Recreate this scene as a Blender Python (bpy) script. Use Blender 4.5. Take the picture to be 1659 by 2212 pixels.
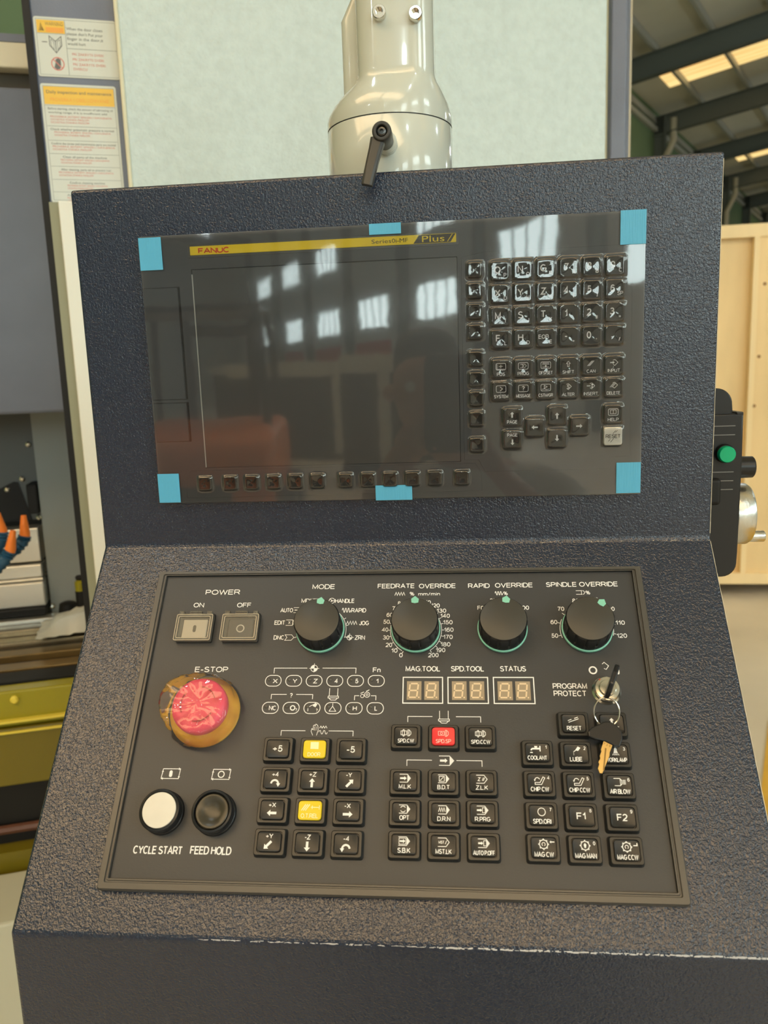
import bpy, bmesh, math, random
from mathutils import Vector, Matrix, noise
random.seed(7)
R = math.radians
S = bpy.context.scene
COL = S.collection
for o in list(bpy.data.objects): bpy.data.objects.remove(o)

# ---------------------------------------------------------------- camera, world, exposure
FZ = 1.35                      # height of the fold of the control enclosure above the floor
cd = bpy.data.cameras.new('camera'); cam = bpy.data.objects.new('camera', cd); COL.objects.link(cam)
cam.location = (0.0400, -0.6519, 0.1405 + FZ)
def _cam_rot(yaw, pitch, roll):
    f = Vector((0, math.cos(pitch), math.sin(pitch))); r0 = Vector((1, 0, 0)); u = r0.cross(f)
    r = r0 * math.cos(roll) + u * math.sin(roll); up = u * math.cos(roll) - r0 * math.sin(roll)
    Z = Matrix.Rotation(yaw, 3, 'Z'); r, up, f = Z @ r, Z @ up, Z @ f
    return Matrix((r, up, -f)).transposed().to_euler()
cam.rotation_euler = _cam_rot(0.0968, -0.1721, -0.0354)
cd.sensor_fit = 'HORIZONTAL'; cd.sensor_width = 36; cd.lens = 37.0; cd.clip_start = .02; cd.clip_end = 300
cd.dof.use_dof = True; cd.dof.focus_distance = .66; cd.dof.aperture_fstop = 13
S.camera = cam
w = bpy.data.worlds.new('world'); S.world = w; w.use_nodes = True
w.node_tree.nodes['Background'].inputs[0].default_value = (.80, .90, 1, 1)
w.node_tree.nodes['Background'].inputs[1].default_value = 1.0
S.view_settings.view_transform = 'Standard'; S.view_settings.look = 'None'
S.view_settings.gamma = 1; S.view_settings.use_curve_mapping = False; S.view_settings.exposure = -0.82
WINDOW_L, SKY_L, SKY_SUN, LAMP_W = 18.0, 2.1, 15.0, 190.0

# ---------------------------------------------------------------- helpers
def mat(name, col, rough=.5, metal=0, bump=0, bscale=300, spec=.5, coat=0, emit=None, es=1, trans=0, noise_col=0, nscale=8, bdetail=2, alpha=1, ior=1.45, coat_rough=.05, stretch=None, bdist=.001):
    m = bpy.data.materials.new(name); m.use_nodes = True; nt = m.node_tree; b = nt.nodes['Principled BSDF']
    b.inputs['Base Color'].default_value = (*col, 1); b.inputs['Roughness'].default_value = rough
    b.inputs['Metallic'].default_value = metal; b.inputs['Specular IOR Level'].default_value = spec
    b.inputs['Coat Weight'].default_value = coat; b.inputs['Coat Roughness'].default_value = coat_rough
    b.inputs['Transmission Weight'].default_value = trans; b.inputs['IOR'].default_value = ior; b.inputs['Alpha'].default_value = alpha
    if emit: b.inputs['Emission Color'].default_value = (*emit, 1); b.inputs['Emission Strength'].default_value = es
    tc = nt.nodes.new('ShaderNodeTexCoord')
    vec = tc.outputs['Object']
    if stretch:
        mp = nt.nodes.new('ShaderNodeMapping'); mp.inputs['Scale'].default_value = stretch
        nt.links.new(vec, mp.inputs['Vector']); vec = mp.outputs['Vector']
    if bump:
        n = nt.nodes.new('ShaderNodeTexNoise'); n.inputs['Scale'].default_value = bscale; n.inputs['Detail'].default_value = bdetail
        bp = nt.nodes.new('ShaderNodeBump'); bp.inputs['Strength'].default_value = bump; bp.inputs['Distance'].default_value = bdist
        nt.links.new(vec, n.inputs['Vector']); nt.links.new(n.outputs['Fac'], bp.inputs['Height']); nt.links.new(bp.outputs['Normal'], b.inputs['Normal'])
        if coat: nt.links.new(bp.outputs['Normal'], b.inputs['Coat Normal'])
    if noise_col:
        n = nt.nodes.new('ShaderNodeTexNoise'); n.inputs['Scale'].default_value = nscale; n.inputs['Detail'].default_value = 5
        cr = nt.nodes.new('ShaderNodeValToRGB'); e = cr.color_ramp.elements
        e[0].position = .3; e[1].position = .7
        e[0].color = (*[c * (1 - noise_col) for c in col], 1); e[1].color = (*[min(1, c * (1 + noise_col)) for c in col], 1)
        nt.links.new(vec, n.inputs['Vector']); nt.links.new(n.outputs['Fac'], cr.inputs['Fac']); nt.links.new(cr.outputs['Color'], b.inputs['Base Color'])
    return m

def film_mat(name, tint=(1, 1, 1), ior=1.5, rough=.02, bump=0, bscale=40, haze=0, haze_col=(.8, .8, .8), boost=1.0, bdist=.001):
    """thin clear plastic: see-through, Fresnel mirror on top, a little milky haze"""
    m = bpy.data.materials.new(name); m.use_nodes = True; nt = m.node_tree; nt.nodes.clear(); N = nt.nodes.new; Lk = nt.links.new
    out = N('ShaderNodeOutputMaterial'); tr = N('ShaderNodeBsdfTransparent'); gl = N('ShaderNodeBsdfGlossy'); df = N('ShaderNodeBsdfDiffuse')
    tr.inputs[0].default_value = (*tint, 1); gl.inputs['Roughness'].default_value = rough; df.inputs[0].default_value = (*haze_col, 1)
    fr = N('ShaderNodeFresnel'); fr.inputs['IOR'].default_value = ior
    mu = N('ShaderNodeMath'); mu.operation = 'MULTIPLY'; mu.use_clamp = True; mu.inputs[1].default_value = boost
    m1 = N('ShaderNodeMixShader'); m1.inputs[0].default_value = haze; Lk(tr.outputs[0], m1.inputs[1]); Lk(df.outputs[0], m1.inputs[2])
    m2 = N('ShaderNodeMixShader'); Lk(fr.outputs[0], mu.inputs[0]); Lk(mu.outputs[0], m2.inputs[0]); Lk(m1.outputs[0], m2.inputs[1]); Lk(gl.outputs[0], m2.inputs[2]); Lk(m2.outputs[0], out.inputs[0])
    if bump:
        tc = N('ShaderNodeTexCoord'); n = N('ShaderNodeTexNoise'); n.inputs['Scale'].default_value = bscale; n.inputs['Detail'].default_value = 1.5
        bp = N('ShaderNodeBump'); bp.inputs['Strength'].default_value = bump; bp.inputs['Distance'].default_value = bdist
        Lk(tc.outputs['Object'], n.inputs['Vector']); Lk(n.outputs['Fac'], bp.inputs['Height']); Lk(bp.outputs[0], gl.inputs['Normal']); Lk(bp.outputs[0], fr.inputs['Normal'])
    return m

def emis(name, col, s, streak=0):
    m = bpy.data.materials.new(name); m.use_nodes = True; nt = m.node_tree; nt.nodes.clear()
    e = nt.nodes.new('ShaderNodeEmission'); o = nt.nodes.new('ShaderNodeOutputMaterial')
    e.inputs[0].default_value = (*col, 1); e.inputs[1].default_value = s; nt.links.new(e.outputs[0], o.inputs[0])
    if streak:
        tc = nt.nodes.new('ShaderNodeTexCoord'); mp = nt.nodes.new('ShaderNodeMapping'); mp.inputs['Scale'].default_value = (.12, 3.5, 1)
        n = nt.nodes.new('ShaderNodeTexNoise'); n.inputs['Scale'].default_value = 2.0; n.inputs['Detail'].default_value = 4
        cr = nt.nodes.new('ShaderNodeValToRGB'); q = cr.color_ramp.elements; q[0].position = .35; q[1].position = .6
        q[0].color = (col[0] * .8, col[1] * .6, col[2] * .45, 1); q[1].color = (*col, 1)
        nt.links.new(tc.outputs['Object'], mp.inputs[0]); nt.links.new(mp.outputs[0], n.inputs['Vector']); nt.links.new(n.outputs['Fac'], cr.inputs[0]); nt.links.new(cr.outputs[0], e.inputs[0])
    return m

MM = .001
def rr(wd, h, r, z, cx=0, cy=0, seg=3):
    """one ring of a rounded rectangle, counter-clockwise"""
    r = min(r, wd / 2, h / 2); pts = []
    for k, (sx, sy) in enumerate(((1, 1), (-1, 1), (-1, -1), (1, -1))):
        for i in range(seg + 1):
            a = R(90) * (k + i / seg)
            pts.append((cx + sx * (wd / 2 - r) + r * math.cos(a), cy + sy * (h / 2 - r) + r * math.sin(a), z))
    return pts

_tc = {}
def text_geo(s):
    if s in _tc: return _tc[s]
    cu = bpy.data.curves.new('t', 'FONT'); cu.body = s; cu.size = 1; cu.resolution_u = 3; cu.offset = 0; cu.fill_mode = 'FRONT'
    ob = bpy.data.objects.new('t', cu); me = ob.to_mesh()
    vs = [tuple(v.co) for v in me.vertices]; fs = [tuple(p.vertices) for p in me.polygons]
    ob.to_mesh_clear(); bpy.data.objects.remove(ob); bpy.data.curves.remove(cu)
    x0 = min(v[0] for v in vs); x1 = max(v[0] for v in vs)
    _tc[s] = (vs, fs, x0, x1); return _tc[s]

class MB:
    def __init__(s, sc=MM): s.v = []; s.f = []; s.mi = []; s.m = 0; s.sc = sc
    def add(s, vs, fs):
        b = len(s.v); s.v += [tuple(v) for v in vs]
        for f in fs: s.f.append(tuple(b + i for i in f)); s.mi.append(s.m)
        return s
    def box(s, x0, x1, y0, y1, z0, z1):
        return s.add([(x0, y0, z0), (x1, y0, z0), (x1, y1, z0), (x0, y1, z0), (x0, y0, z1), (x1, y0, z1), (x1, y1, z1), (x0, y1, z1)],
                     [(3, 2, 1, 0), (4, 5, 6, 7), (0, 1, 5, 4), (1, 2, 6, 5), (2, 3, 7, 6), (3, 0, 4, 7)])
    def loft(s, rings, cap0=False, cap1=True):
        n = len(rings[0]); vs = [p for r_ in rings for p in r_]; fs = []
        for k in range(len(rings) - 1):
            for i in range(n):
                j = (i + 1) % n; fs.append((k * n + i, k * n + j, (k + 1) * n + j, (k + 1) * n + i))
        if cap0: fs.append(tuple(range(n - 1, -1, -1)))
        if cap1: fs.append(tuple(range((len(rings) - 1) * n, len(rings) * n)))
        return s.add(vs, fs)
    def lathe(s, prof, n=32, cx=0, cy=0, cap0=False, cap1=True, fn=None):
        return s.loft([[(cx + (r_ if not fn else fn(r_, z, i / n)) * math.cos(2 * math.pi * i / n), cy + (r_ if not fn else fn(r_, z, i / n)) * math.sin(2 * math.pi * i / n), z) for i in range(n)] for r_, z in prof], cap0, cap1)
    def prism(s, pts, z0, z1):
        a = sum(pts[i][0] * pts[(i + 1) % len(pts)][1] - pts[(i + 1) % len(pts)][0] * pts[i][1] for i in range(len(pts)))
        if a < 0: pts = pts[::-1]
        return s.loft([[(x, y, z0) for x, y in pts], [(x, y, z1) for x, y in pts]], True, True)
    def tube(s, path, r_, n=8, caps=True, rf=None):
        P = [Vector(p) for p in path]; rings = []; up = None
        for i, p in enumerate(P):
            d = (P[min(i + 1, len(P) - 1)] - P[max(i - 1, 0)]).normalized()
            if up is None: up = d.orthogonal().normalized()
            up = (up - d * up.dot(d)).normalized(); q = d.cross(up); rad = rf(i) if rf else r_
            rings.append([tuple(p + (up * math.cos(2 * math.pi * k / n) + q * math.sin(2 * math.pi * k / n)) * rad) for k in range(n)])
        return s.loft(rings, caps, caps)
    def obox(s, c, ax, ay, az):
        c, ax, ay, az = Vector(c), Vector(ax), Vector(ay), Vector(az); vs = []
        for k in (-1, 1):
            for i, j in ((-1, -1), (1, -1), (1, 1), (-1, 1)): vs.append(tuple(c + ax * i + ay * j + az * k))
        return s.add(vs, [(3, 2, 1, 0), (4, 5, 6, 7), (0, 1, 5, 4), (1, 2, 6, 5), (2, 3, 7, 6), (3, 0, 4, 7)])
    # flat print, in the local XY plane
    def stroke(s, pts, wd=.5, z=0, closed=False):
        P = [Vector((p[0], p[1], 0)) for p in pts]; n = len(P); L = []; Rr = []
        for i in range(n):
            a = P[(i - 1) % n] if (closed or i > 0) else None; c = P[(i + 1) % n] if (closed or i < n - 1) else None
            d1 = (P[i] - a).normalized() if a is not None else (c - P[i]).normalized(); d2 = (c - P[i]).normalized() if c is not None else d1
            n1 = Vector((-d1.y, d1.x, 0)); n2 = Vector((-d2.y, d2.x, 0)); m = (n1 + n2)
            m = m.normalized() if m.length > 1e-6 else n1; k = min(1 / max(m.dot(n1), .4), 2.2) * wd / 2
            L.append(P[i] + m * k); Rr.append(P[i] - m * k)
        vs = [(p.x, p.y, z) for p in L] + [(p.x, p.y, z) for p in Rr]
        fs = [(i, n + i, n + (i + 1) % n, (i + 1) % n) for i in range(n if closed else n - 1)]
        return s.add(vs, fs)
    def fill(s, pts, z=0):
        a = sum(pts[i][0] * pts[(i + 1) % len(pts)][1] - pts[(i + 1) % len(pts)][0] * pts[i][1] for i in range(len(pts)))
        if a < 0: pts = pts[::-1]
        return s.add([(x, y, z) for x, y in pts], [tuple(range(len(pts)))])
    def circ(s, cx, cy, r_, wd=.5, z=0, a0=0, a1=360, n=24):
        full = a1 - a0 >= 360
        return s.stroke([(cx + r_ * math.cos(R(a0 + (a1 - a0) * i / n)), cy + r_ * math.sin(R(a0 + (a1 - a0) * i / n))) for i in range(n if full else n + 1)], wd, z, full)
    def disc(s, cx, cy, r_, z=0, n=18, ry=None):
        return s.fill([(cx + r_ * math.cos(2 * math.pi * i / n), cy + (ry or r_) * math.sin(2 * math.pi * i / n)) for i in range(n)], z)
    def text(s, t, cx, cy, wd, cap, z=0, ang=0):
        vs, fs, x0, x1 = text_geo(t); _, _, _, _ = text_geo('H'); hv = text_geo('H')[0]; H = max(v[1] for v in hv)
        sx = wd / (x1 - x0) if wd else cap / H; c, q = math.cos(R(ang)), math.sin(R(ang)); out = []
        for v in vs:
            X = (v[0] - (x0 + x1) / 2) * sx; Y = v[1] * cap / H - cap / 2
            out.append((cx + X * c - Y * q, cy + X * q + Y * c, z))
        return s.add(out, fs)
    def build(s, name, m, parent=None, smooth=False, bevel=0, seg=2, loc=None, rot=None, angle=35, sub=0):
        me = bpy.data.meshes.new(name); k = s.sc
        me.from_pydata([(x * k, y * k, z * k) for x, y, z in s.v], [], s.f)
        ms = m if isinstance(m, (list, tuple)) else [m]
        for q in ms: me.materials.append(q)
        if len(ms) > 1: me.polygons.foreach_set('material_index', s.mi)
        me.update()
        if smooth:
            me.polygons.foreach_set('use_smooth', [True] * len(me.polygons))
            try: me.set_sharp_from_angle(angle=R(angle))
            except Exception: pass
        o = bpy.data.objects.new(name, me); COL.objects.link(o)
        if parent: o.parent = parent
        if loc: o.location = loc
        if rot: o.rotation_euler = rot
        if bevel:
            b = o.modifiers.new('b', 'BEVEL'); b.width = bevel * k; b.segments = seg; b.limit_method = 'ANGLE'; b.angle_limit = R(30); b.harden_normals = False
        if sub:
            b = o.modifiers.new('s', 'SUBSURF'); b.levels = b.render_levels = sub
        return o

def tag(o, label=None, cat=None, group=None, kind=None):
    if label: o['label'] = label
    if cat: o['category'] = cat
    if group: o['group'] = group
    if kind: o['kind'] = kind
    return o
def empty(name, loc=(0, 0, 0), rot=(0, 0, 0), **k):
    o = bpy.data.objects.new(name, None); COL.objects.link(o); o.location = loc; o.rotation_euler = rot; o.empty_display_size = .05
    return tag(o, **k)
def clone(o, parent=None, loc=None):
    c = o.copy(); COL.objects.link(c); c.parent = parent
    if loc: c.location = loc
    return c

# ---------------------------------------------------------------- materials
def paint_mat():
    m = mat('textured_dark_paint', (.012, .021, .045), rough=.19, spec=.85); nt = m.node_tree; b = nt.nodes['Principled BSDF']; N = nt.nodes.new; Lk = nt.links.new
    tc = N('ShaderNodeTexCoord'); n1 = N('ShaderNodeTexNoise'); n1.inputs['Scale'].default_value = 540; n1.inputs['Detail'].default_value = 1.0; n1.inputs['Distortion'].default_value = .6
    n2 = N('ShaderNodeTexNoise'); n2.inputs['Scale'].default_value = 1100; n2.inputs['Detail'].default_value = 0
    mx = N('ShaderNodeMath'); mx.operation = 'MULTIPLY_ADD'; mx.inputs[1].default_value = .25
    bp = N('ShaderNodeBump'); bp.inputs['Strength'].default_value = .7; bp.inputs['Distance'].default_value = .00075
    Lk(tc.outputs['Object'], n1.inputs['Vector']); Lk(tc.outputs['Object'], n2.inputs['Vector']); Lk(n2.outputs['Fac'], mx.inputs[0]); Lk(n1.outputs['Fac'], mx.inputs[2])
    Lk(mx.outputs[0], bp.inputs['Height']); Lk(bp.outputs[0], b.inputs['Normal'])
    return m
PAINT = paint_mat()
PLATE = mat('panel_plate', (.050, .053, .058), rough=.36, spec=.4, bump=.05, bscale=900)
FRAME = mat('panel_frame', (.075, .072, .066), rough=.3, spec=.6)
KEYB = mat('key_black', (.017, .018, .019), rough=.32)
HOUS = mat('key_housing', (.022, .024, .025), rough=.30)
WHITE = mat('print_white', (.88, .90, .92), rough=.5)
GREYP = mat('print_grey', (.60, .60, .57), rough=.5)
WARMW = mat('button_white', (.72, .71, .65), rough=.35, noise_col=.04, nscale=60)
YEL = mat('key_yellow', (.80, .62, .015), rough=.35)
PALE = mat('print_pale_yellow', (.98, .93, .55), rough=.5)
RED = mat('key_red', (.78, .035, .04), rough=.35)
PINKP = mat('print_pink', (.95, .55, .5), rough=.5)
TEAL = mat('knob_teal', (.24, .62, .50), rough=.4)
KNOB = mat('knob_grey', (.050, .048, .042), rough=.38)
BLACK = mat('black_plastic', (.011, .012, .014), rough=.32)
DEEP = mat('deep_black', (.004, .004, .004), rough=.6)
BEZEL = mat('bezel_grey', (.074, .080, .088), rough=.42)
LCDM = mat('lcd_glass', (.034, .036, .037), rough=.48, spec=1.0, coat=.5, coat_rough=.08)
GLOSSK = mat('glossy_key', (.010, .010, .010), rough=.35, spec=.25)
BANNER = mat('banner_yellow', (.95, .74, .015), rough=.45)
REDP = mat('print_red', (.72, .05, .015), rough=.5)
DARKP = mat('print_dark', (.05, .045, .03), rough=.5)
TAPE = mat('blue_tape', (.10, .44, .70), rough=.42, bump=.35, bscale=900, stretch=(1, .04, 1), bdist=.0006)
FILM = film_mat('protective_film_clear', ior=1.5, rough=.03, bump=.02, bscale=20, haze=.02, haze_col=(.55, .54, .52), boost=2.0)
WRAP = film_mat('crinkled_plastic', ior=1.5, rough=.05, bump=.5, bscale=45, haze=.05, haze_col=(.95, .93, .92), boost=1.0)
CLEAR = film_mat('clear_plastic', tint=(.93, .90, .84), ior=1.5, rough=.06, haze=.16, haze_col=(.8, .75, .65), boost=1.6)
CHROME = mat('chrome', (.72, .70, .64), rough=.16, metal=1)
STEEL = mat('brushed_steel', (.62, .62, .58), rough=.30, metal=1, bump=.2, bscale=600, stretch=(1, 1, .05))
BRASS = mat('brass', (.62, .44, .18), rough=.28, metal=1)
CREAM = mat('cream_gloss', (.56, .60, .55), rough=.16, coat=.6, bump=.08, bscale=26, bdist=.002)
WPANEL = mat('white_textured_panel', (.52, .63, .64), rough=.32, bump=.9, bscale=150, bdist=.0016, noise_col=.05, nscale=60)
CREDGE = mat('cream_edge', (.66, .64, .47), rough=.3)
GREYCOL = mat('grey_column_paint', (.15, .175, .24), rough=.34, bump=.35, bscale=260, bdist=.001, noise_col=.10, nscale=9)
EMER = mat('emergency_red', (.92, .06, .14), rough=.35)
EYEL = mat('emergency_yellow', (1.0, .66, .05), rough=.4)
GREEN = mat('green_button', (.0, .42, .20), rough=.25)
SEGB = mat('digit_back', (.36, .29, .20), rough=.5)
SEGL = mat('digit_segment', (.78, .62, .42), rough=.5)
# ---------------------------------------------------------------- a plain grotesque stroke alphabet (cap height 1, drawn as flat bands)
def _a(cx, cy, rx, ry, a0, a1, n=8): return [(cx + rx * math.cos(R(a0 + (a1 - a0) * i / n)), cy + ry * math.sin(R(a0 + (a1 - a0) * i / n))) for i in range(n + 1)]
def _font():
    G = {}
    w = .66; r = .24
    G['A'] = (.78, [[(0, 0), (.39, 1), (.78, 0)], [(.13, .34), (.65, .34)]])
    G['B'] = (.66, [[(.38, .52), (0, .52), (0, 0), (.40, 0)] + _a(.40, .27, .26, .27, -90, 90) , [(0, .52), (0, 1), (.38, 1)] + _a(.38, .76, .23, .24, 90, -90)])
    G['C'] = (.74, [_a(.38, .5, .38, .5, 48, 312, 18)])
    G['D'] = (.70, [[(0, 0), (0, 1), (.30, 1)] + _a(.32, .5, .38, .5, 90, -90, 12) + [(.30, 0), (0, 0)]])
    G['E'] = (.60, [[(.60, 1), (0, 1), (0, 0), (.60, 0)], [(0, .53), (.55, .53)]])
    G['F'] = (.56, [[(.56, 1), (0, 1), (0, 0)], [(0, .52), (.49, .52)]])
    G['G'] = (.77, [_a(.40, .5, .40, .5, 45, 330, 18) + [(.77, .46), (.44, .46)]])
    G['H'] = (.66, [[(0, 0), (0, 1)], [(.66, 0), (.66, 1)], [(0, .53), (.66, .53)]])
    G['I'] = (.04, [[(.02, 0), (.02, 1)]])
    G['J'] = (.46, [[(.46, 1), (.46, .26)] + _a(.23, .25, .23, .25, 0, -180)])
    G['K'] = (.66, [[(0, 0), (0, 1)], [(.64, 1), (0, .36)], [(.20, .56), (.66, 0)]])
    G['L'] = (.52, [[(0, 1), (0, 0), (.52, 0)]])
    G['M'] = (.76, [[(0, 0), (0, 1), (.38, .1), (.76, 1), (.76, 0)]])
    G['N'] = (.66, [[(0, 0), (0, 1), (.66, 0), (.66, 1)]])
    G['O'] = (.80, [_a(.40, .5, .40, .5, 90, 450, 22)])
    G['P'] = (.62, [[(0, 0), (0, 1), (.34, 1)] + _a(.36, .72, .26, .28, 90, -90) + [(.34, .44), (0, .44)]])
    G['Q'] = (.80, [_a(.40, .5, .40, .5, 90, 450, 22), [(.48, .22), (.80, -.04)]])
    G['R'] = (.68, [[(0, 0), (0, 1), (.38, 1)] + _a(.40, .73, .25, .27, 90, -90) + [(.38, .46), (0, .46)], [(.40, .46), (.68, 0)]])
    G['S'] = (.64, [_a(.32, .745, .28, .255, 25, 200, 9) + [(.10, .60), (.32, .52), (.54, .42)] + _a(.32, .255, .32, .255, 15, -160, 10)])
    G['T'] = (.66, [[(0, 1), (.66, 1)], [(.33, 1), (.33, 0)]])
    G['U'] = (.66, [[(0, 1), (0, .33)] + _a(.33, .33, .33, .33, 180, 360, 10) + [(.66, 1)]])
    G['V'] = (.74, [[(0, 1), (.37, 0), (.74, 1)]])
    G['W'] = (1.04, [[(0, 1), (.26, 0), (.52, .96), (.78, 0), (1.04, 1)]])
    G['X'] = (.70, [[(0, 0), (.69, 1)], [(.01, 1), (.70, 0)]])
    G['Y'] = (.72, [[(0, 1), (.36, .44), (.72, 1)], [(.36, .44), (.36, 0)]])
    G['Z'] = (.64, [[(.02, 1), (.64, 1), (0, 0), (.64, 0)]])
    G['0'] = (.52, [_a(.26, .5, .26, .5, 90, 450, 18)])
    G['1'] = (.28, [[(0, .72), (.14, .80), (.26, 1), (.26, 0)]])
    G['2'] = (.52, [_a(.26, .73, .25, .27, 165, -25, 10) + [(.42, .46), (.10, .18), (0, 0), (.52, 0)]])
    G['3'] = (.52, [_a(.25, .76, .22, .24, 160, -80, 9), _a(.25, .27, .27, .27, 85, -165, 10), [(.17, .53), (.28, .53)]])
    G['4'] = (.56, [[(.42, 0), (.42, 1), (0, .30), (.56, .30)]])
    G['5'] = (.52, [[(.48, 1), (.12, 1), (.05, .48)] + _a(.25, .32, .26, .32, 130, -160, 12)])
    G['6'] = (.52, [_a(.26, .31, .26, .31, 0, 360, 16), [(.0, .33), (.02, .62), (.12, .90), (.28, 1), (.42, .95), (.49, .82)]])
    G['7'] = (.52, [[(0, 1), (.52, 1), (.30, .55), (.18, 0)]])
    G['8'] = (.52, [_a(.26, .77, .21, .23, 0, 360, 14), _a(.26, .27, .26, .27, 0, 360, 16)])
    G['9'] = (.52, [_a(.26, .69, .26, .31, 0, 360, 16), [(.52, .67), (.50, .38), (.40, .10), (.24, 0), (.10, .05), (.03, .18)]])
    G['+'] = (.56, [[(0, .42), (.56, .42)], [(.28, .14), (.28, .70)]]); G['-'] = (.34, [[(0, .38), (.34, .38)]]); G['.'] = (.06, [[(.03, -.06), (.03, .08)]]); G[','] = (.06, [[(.03, .10), (.0, -.16)]])
    G['/'] = (.32, [[(0, 0), (.32, 1)]]); G['?'] = (.48, [_a(.24, .76, .23, .24, 170, -40, 10) + [(.24, .42), (.24, .26)], [(.24, -.05), (.24, .09)]]); G['%'] = (.96, [_a(.20, .76, .19, .24, 0, 360, 12), _a(.76, .24, .19, .24, 0, 360, 12), [(.24, 0), (.72, 1)]])
    G['='] = (.56, [[(0, .30), (.56, .30)], [(0, .56), (.56, .56)]]); G['*'] = (.36, [[(.18, .62), (.18, 1)], [(.02, .90), (.34, .72)], [(.02, .72), (.34, .90)]]); G['#'] = (.56, [[(.12, 0), (.22, 1)], [(.36, 0), (.46, 1)], [(0, .33), (.56, .33)], [(0, .67), (.56, .67)]])
    G['['] = (.22, [[(.22, 1.05), (0, 1.05), (0, -.1), (.22, -.1)]]); G[']'] = (.22, [[(0, 1.05), (.22, 1.05), (.22, -.1), (0, -.1)]])
    G['n'] = (.42, [[(0, 0), (0, .72)], [(0, .50)] + _a(.21, .50, .21, .22, 180, 0, 8) + [(.42, 0)]]); G['i'] = (.04, [[(.02, 0), (.02, .72)], [(.02, .86), (.02, 1)]])
    G['m'] = (.70, [[(0, 0), (0, .72)], [(0, .54)] + _a(.175, .54, .175, .18, 180, 0, 6) + [(.35, 0)], [(.35, .54)] + _a(.525, .54, .175, .18, 180, 0, 6) + [(.70, 0)]])
    return G
FONT = _font()
def letter(self, t, cx, cy, wd, cap, z=0, wt=.158, gap=.20):
    """write t centred on cx, cy in stroke letters; wd = overall width or None for natural width"""
    adv = 0; items = []
    for ch in t:
        if ch == ' ': adv += .34; continue
        g = FONT[ch]; items.append((adv, g)); adv += g[0] + gap
    tot = adv - gap + wt; band = wt * cap; k = (wd / tot) if wd else cap * .92
    for a0, (gw, sts) in items:
        for st in sts:
            P = [(cx - tot * k / 2 + (wt / 2 + a0 + x) * k, cy - cap / 2 + band / 2 + y * (cap - band)) for x, y in st]
            closed = len(P) > 3 and abs(P[0][0] - P[-1][0]) < 1e-5 and abs(P[0][1] - P[-1][1]) < 1e-5
            if closed: P = P[:-1]
            self.stroke(P, band, z, closed)
    return self
MB.letter = letter

# ---------------------------------------------------------------- the hall (local axes: Y along the hall, X across)
HALL_ROT = (0, 0, R(-28.5)); HALL_LOC = (.04, -.652, 0)
def hall(name, **k): return empty(name, HALL_LOC, HALL_ROT, **k)
XL, XR, EAVE, RIDGE_X = -7.8, 11.5, 9.5, 1.85
U0, U1 = -52.0, 62.0
BEAMS = [17.7 + 5.3 * k for k in range(-12, 9)]
def roof_z(x): return EAVE + .10 * (min(x, 2 * RIDGE_X - x) - XL)
m_ceil = mat('roof_sheet', (.80, .77, .64), rough=.6, noise_col=.06, nscale=.6)
m_beam = mat('rafter_paint', (.12, .135, .115), rough=.5)
m_purl = mat('purlin_zinc', (.46, .46, .40), rough=.45)
m_green = mat('wall_green', (.16, .24, .12), rough=.6, noise_col=.12, nscale=.7)
m_greyw = mat('wall_grey', (.78, .82, .84), rough=.7, noise_col=.08, nscale=.5)
m_floor = mat('floor_concrete', (.68, .63, .54), rough=.42, noise_col=.12, nscale=1.6)
m_fyel = mat('floor_yellow', (.75, .44, .05), rough=.45, noise_col=.08, nscale=6)
m_pipe = mat('pipe_cream', (.50, .46, .34), rough=.5)
m_sky = emis('skylight_panel', (1.0, .74, .30), SKY_L, streak=1)
m_sky2 = emis('sunlit_skylight_panel', (1.0, .76, .44), SKY_SUN, streak=1)
m_win = emis('window_daylight', (.84, 1.0, .98), WINDOW_L)
m_ban = mat('banner_red', (.75, .05, .04), rough=.5)

floor = hall('floor', kind='structure')
MB(1).box(-30, 30, U0, U1, -.1, 0).build('concrete_slab', m_floor, floor)
fy = MB(1); fy.prism([(1.04, 1.93), (1.315, 2.59), (2.6, 3.1), (2.9, -1.2), (1.12, -1.0)], .0005, .004)
tag(fy.build('floor_marking', m_fyel), 'yellow painted walkway area on the grey concrete floor right of the console', 'floor marking')

ceiling = hall('ceiling', kind='structure')
for sgn, xa, xb in ((1, XL, RIDGE_X), (-1, RIDGE_X, XR)):
    za, zb = roof_z(xa), roof_z(xb)
    q = MB(1); 
    q.add([(xa, U0, za + .25), (xb, U0, zb + .25), (xb, U1, zb + .25), (xa, U1, za + .25), (xa, U0, za + .30), (xb, U0, zb + .30), (xb, U1, zb + .30), (xa, U1, za + .30)],
          [(3, 2, 1, 0), (4, 5, 6, 7), (0, 1, 5, 4), (1, 2, 6, 5), (2, 3, 7, 6), (3, 0, 4, 7)])
    q.build('roof_sheet', m_ceil, ceiling)
def sloped(mb, xa, xb, y0, y1, top, h):
    for a, b in ((xa, min(xb, RIDGE_X)), (max(xa, RIDGE_X), xb)):
        if b - a < .01: continue
        za, zb = roof_z(a) + top, roof_z(b) + top
        mb.add([(a, y0, za - h), (b, y0, zb - h), (b, y1, zb - h), (a, y1, za - h), (a, y0, za), (b, y0, zb), (b, y1, zb), (a, y1, za)],
               [(3, 2, 1, 0), (4, 5, 6, 7), (0, 1, 5, 4), (1, 2, 6, 5), (2, 3, 7, 6), (3, 0, 4, 7)])
for u in BEAMS:
    q = MB(1); sloped(q, XL, XR, u - .02, u + .02, 0, .58); sloped(q, XL, XR, u - .13, u + .13, 0, .03); sloped(q, XL, XR, u - .13, u + .13, -.55, .03)
    q.build('rafter', m_beam, ceiling)
x = XL + .02
k = 0
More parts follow.
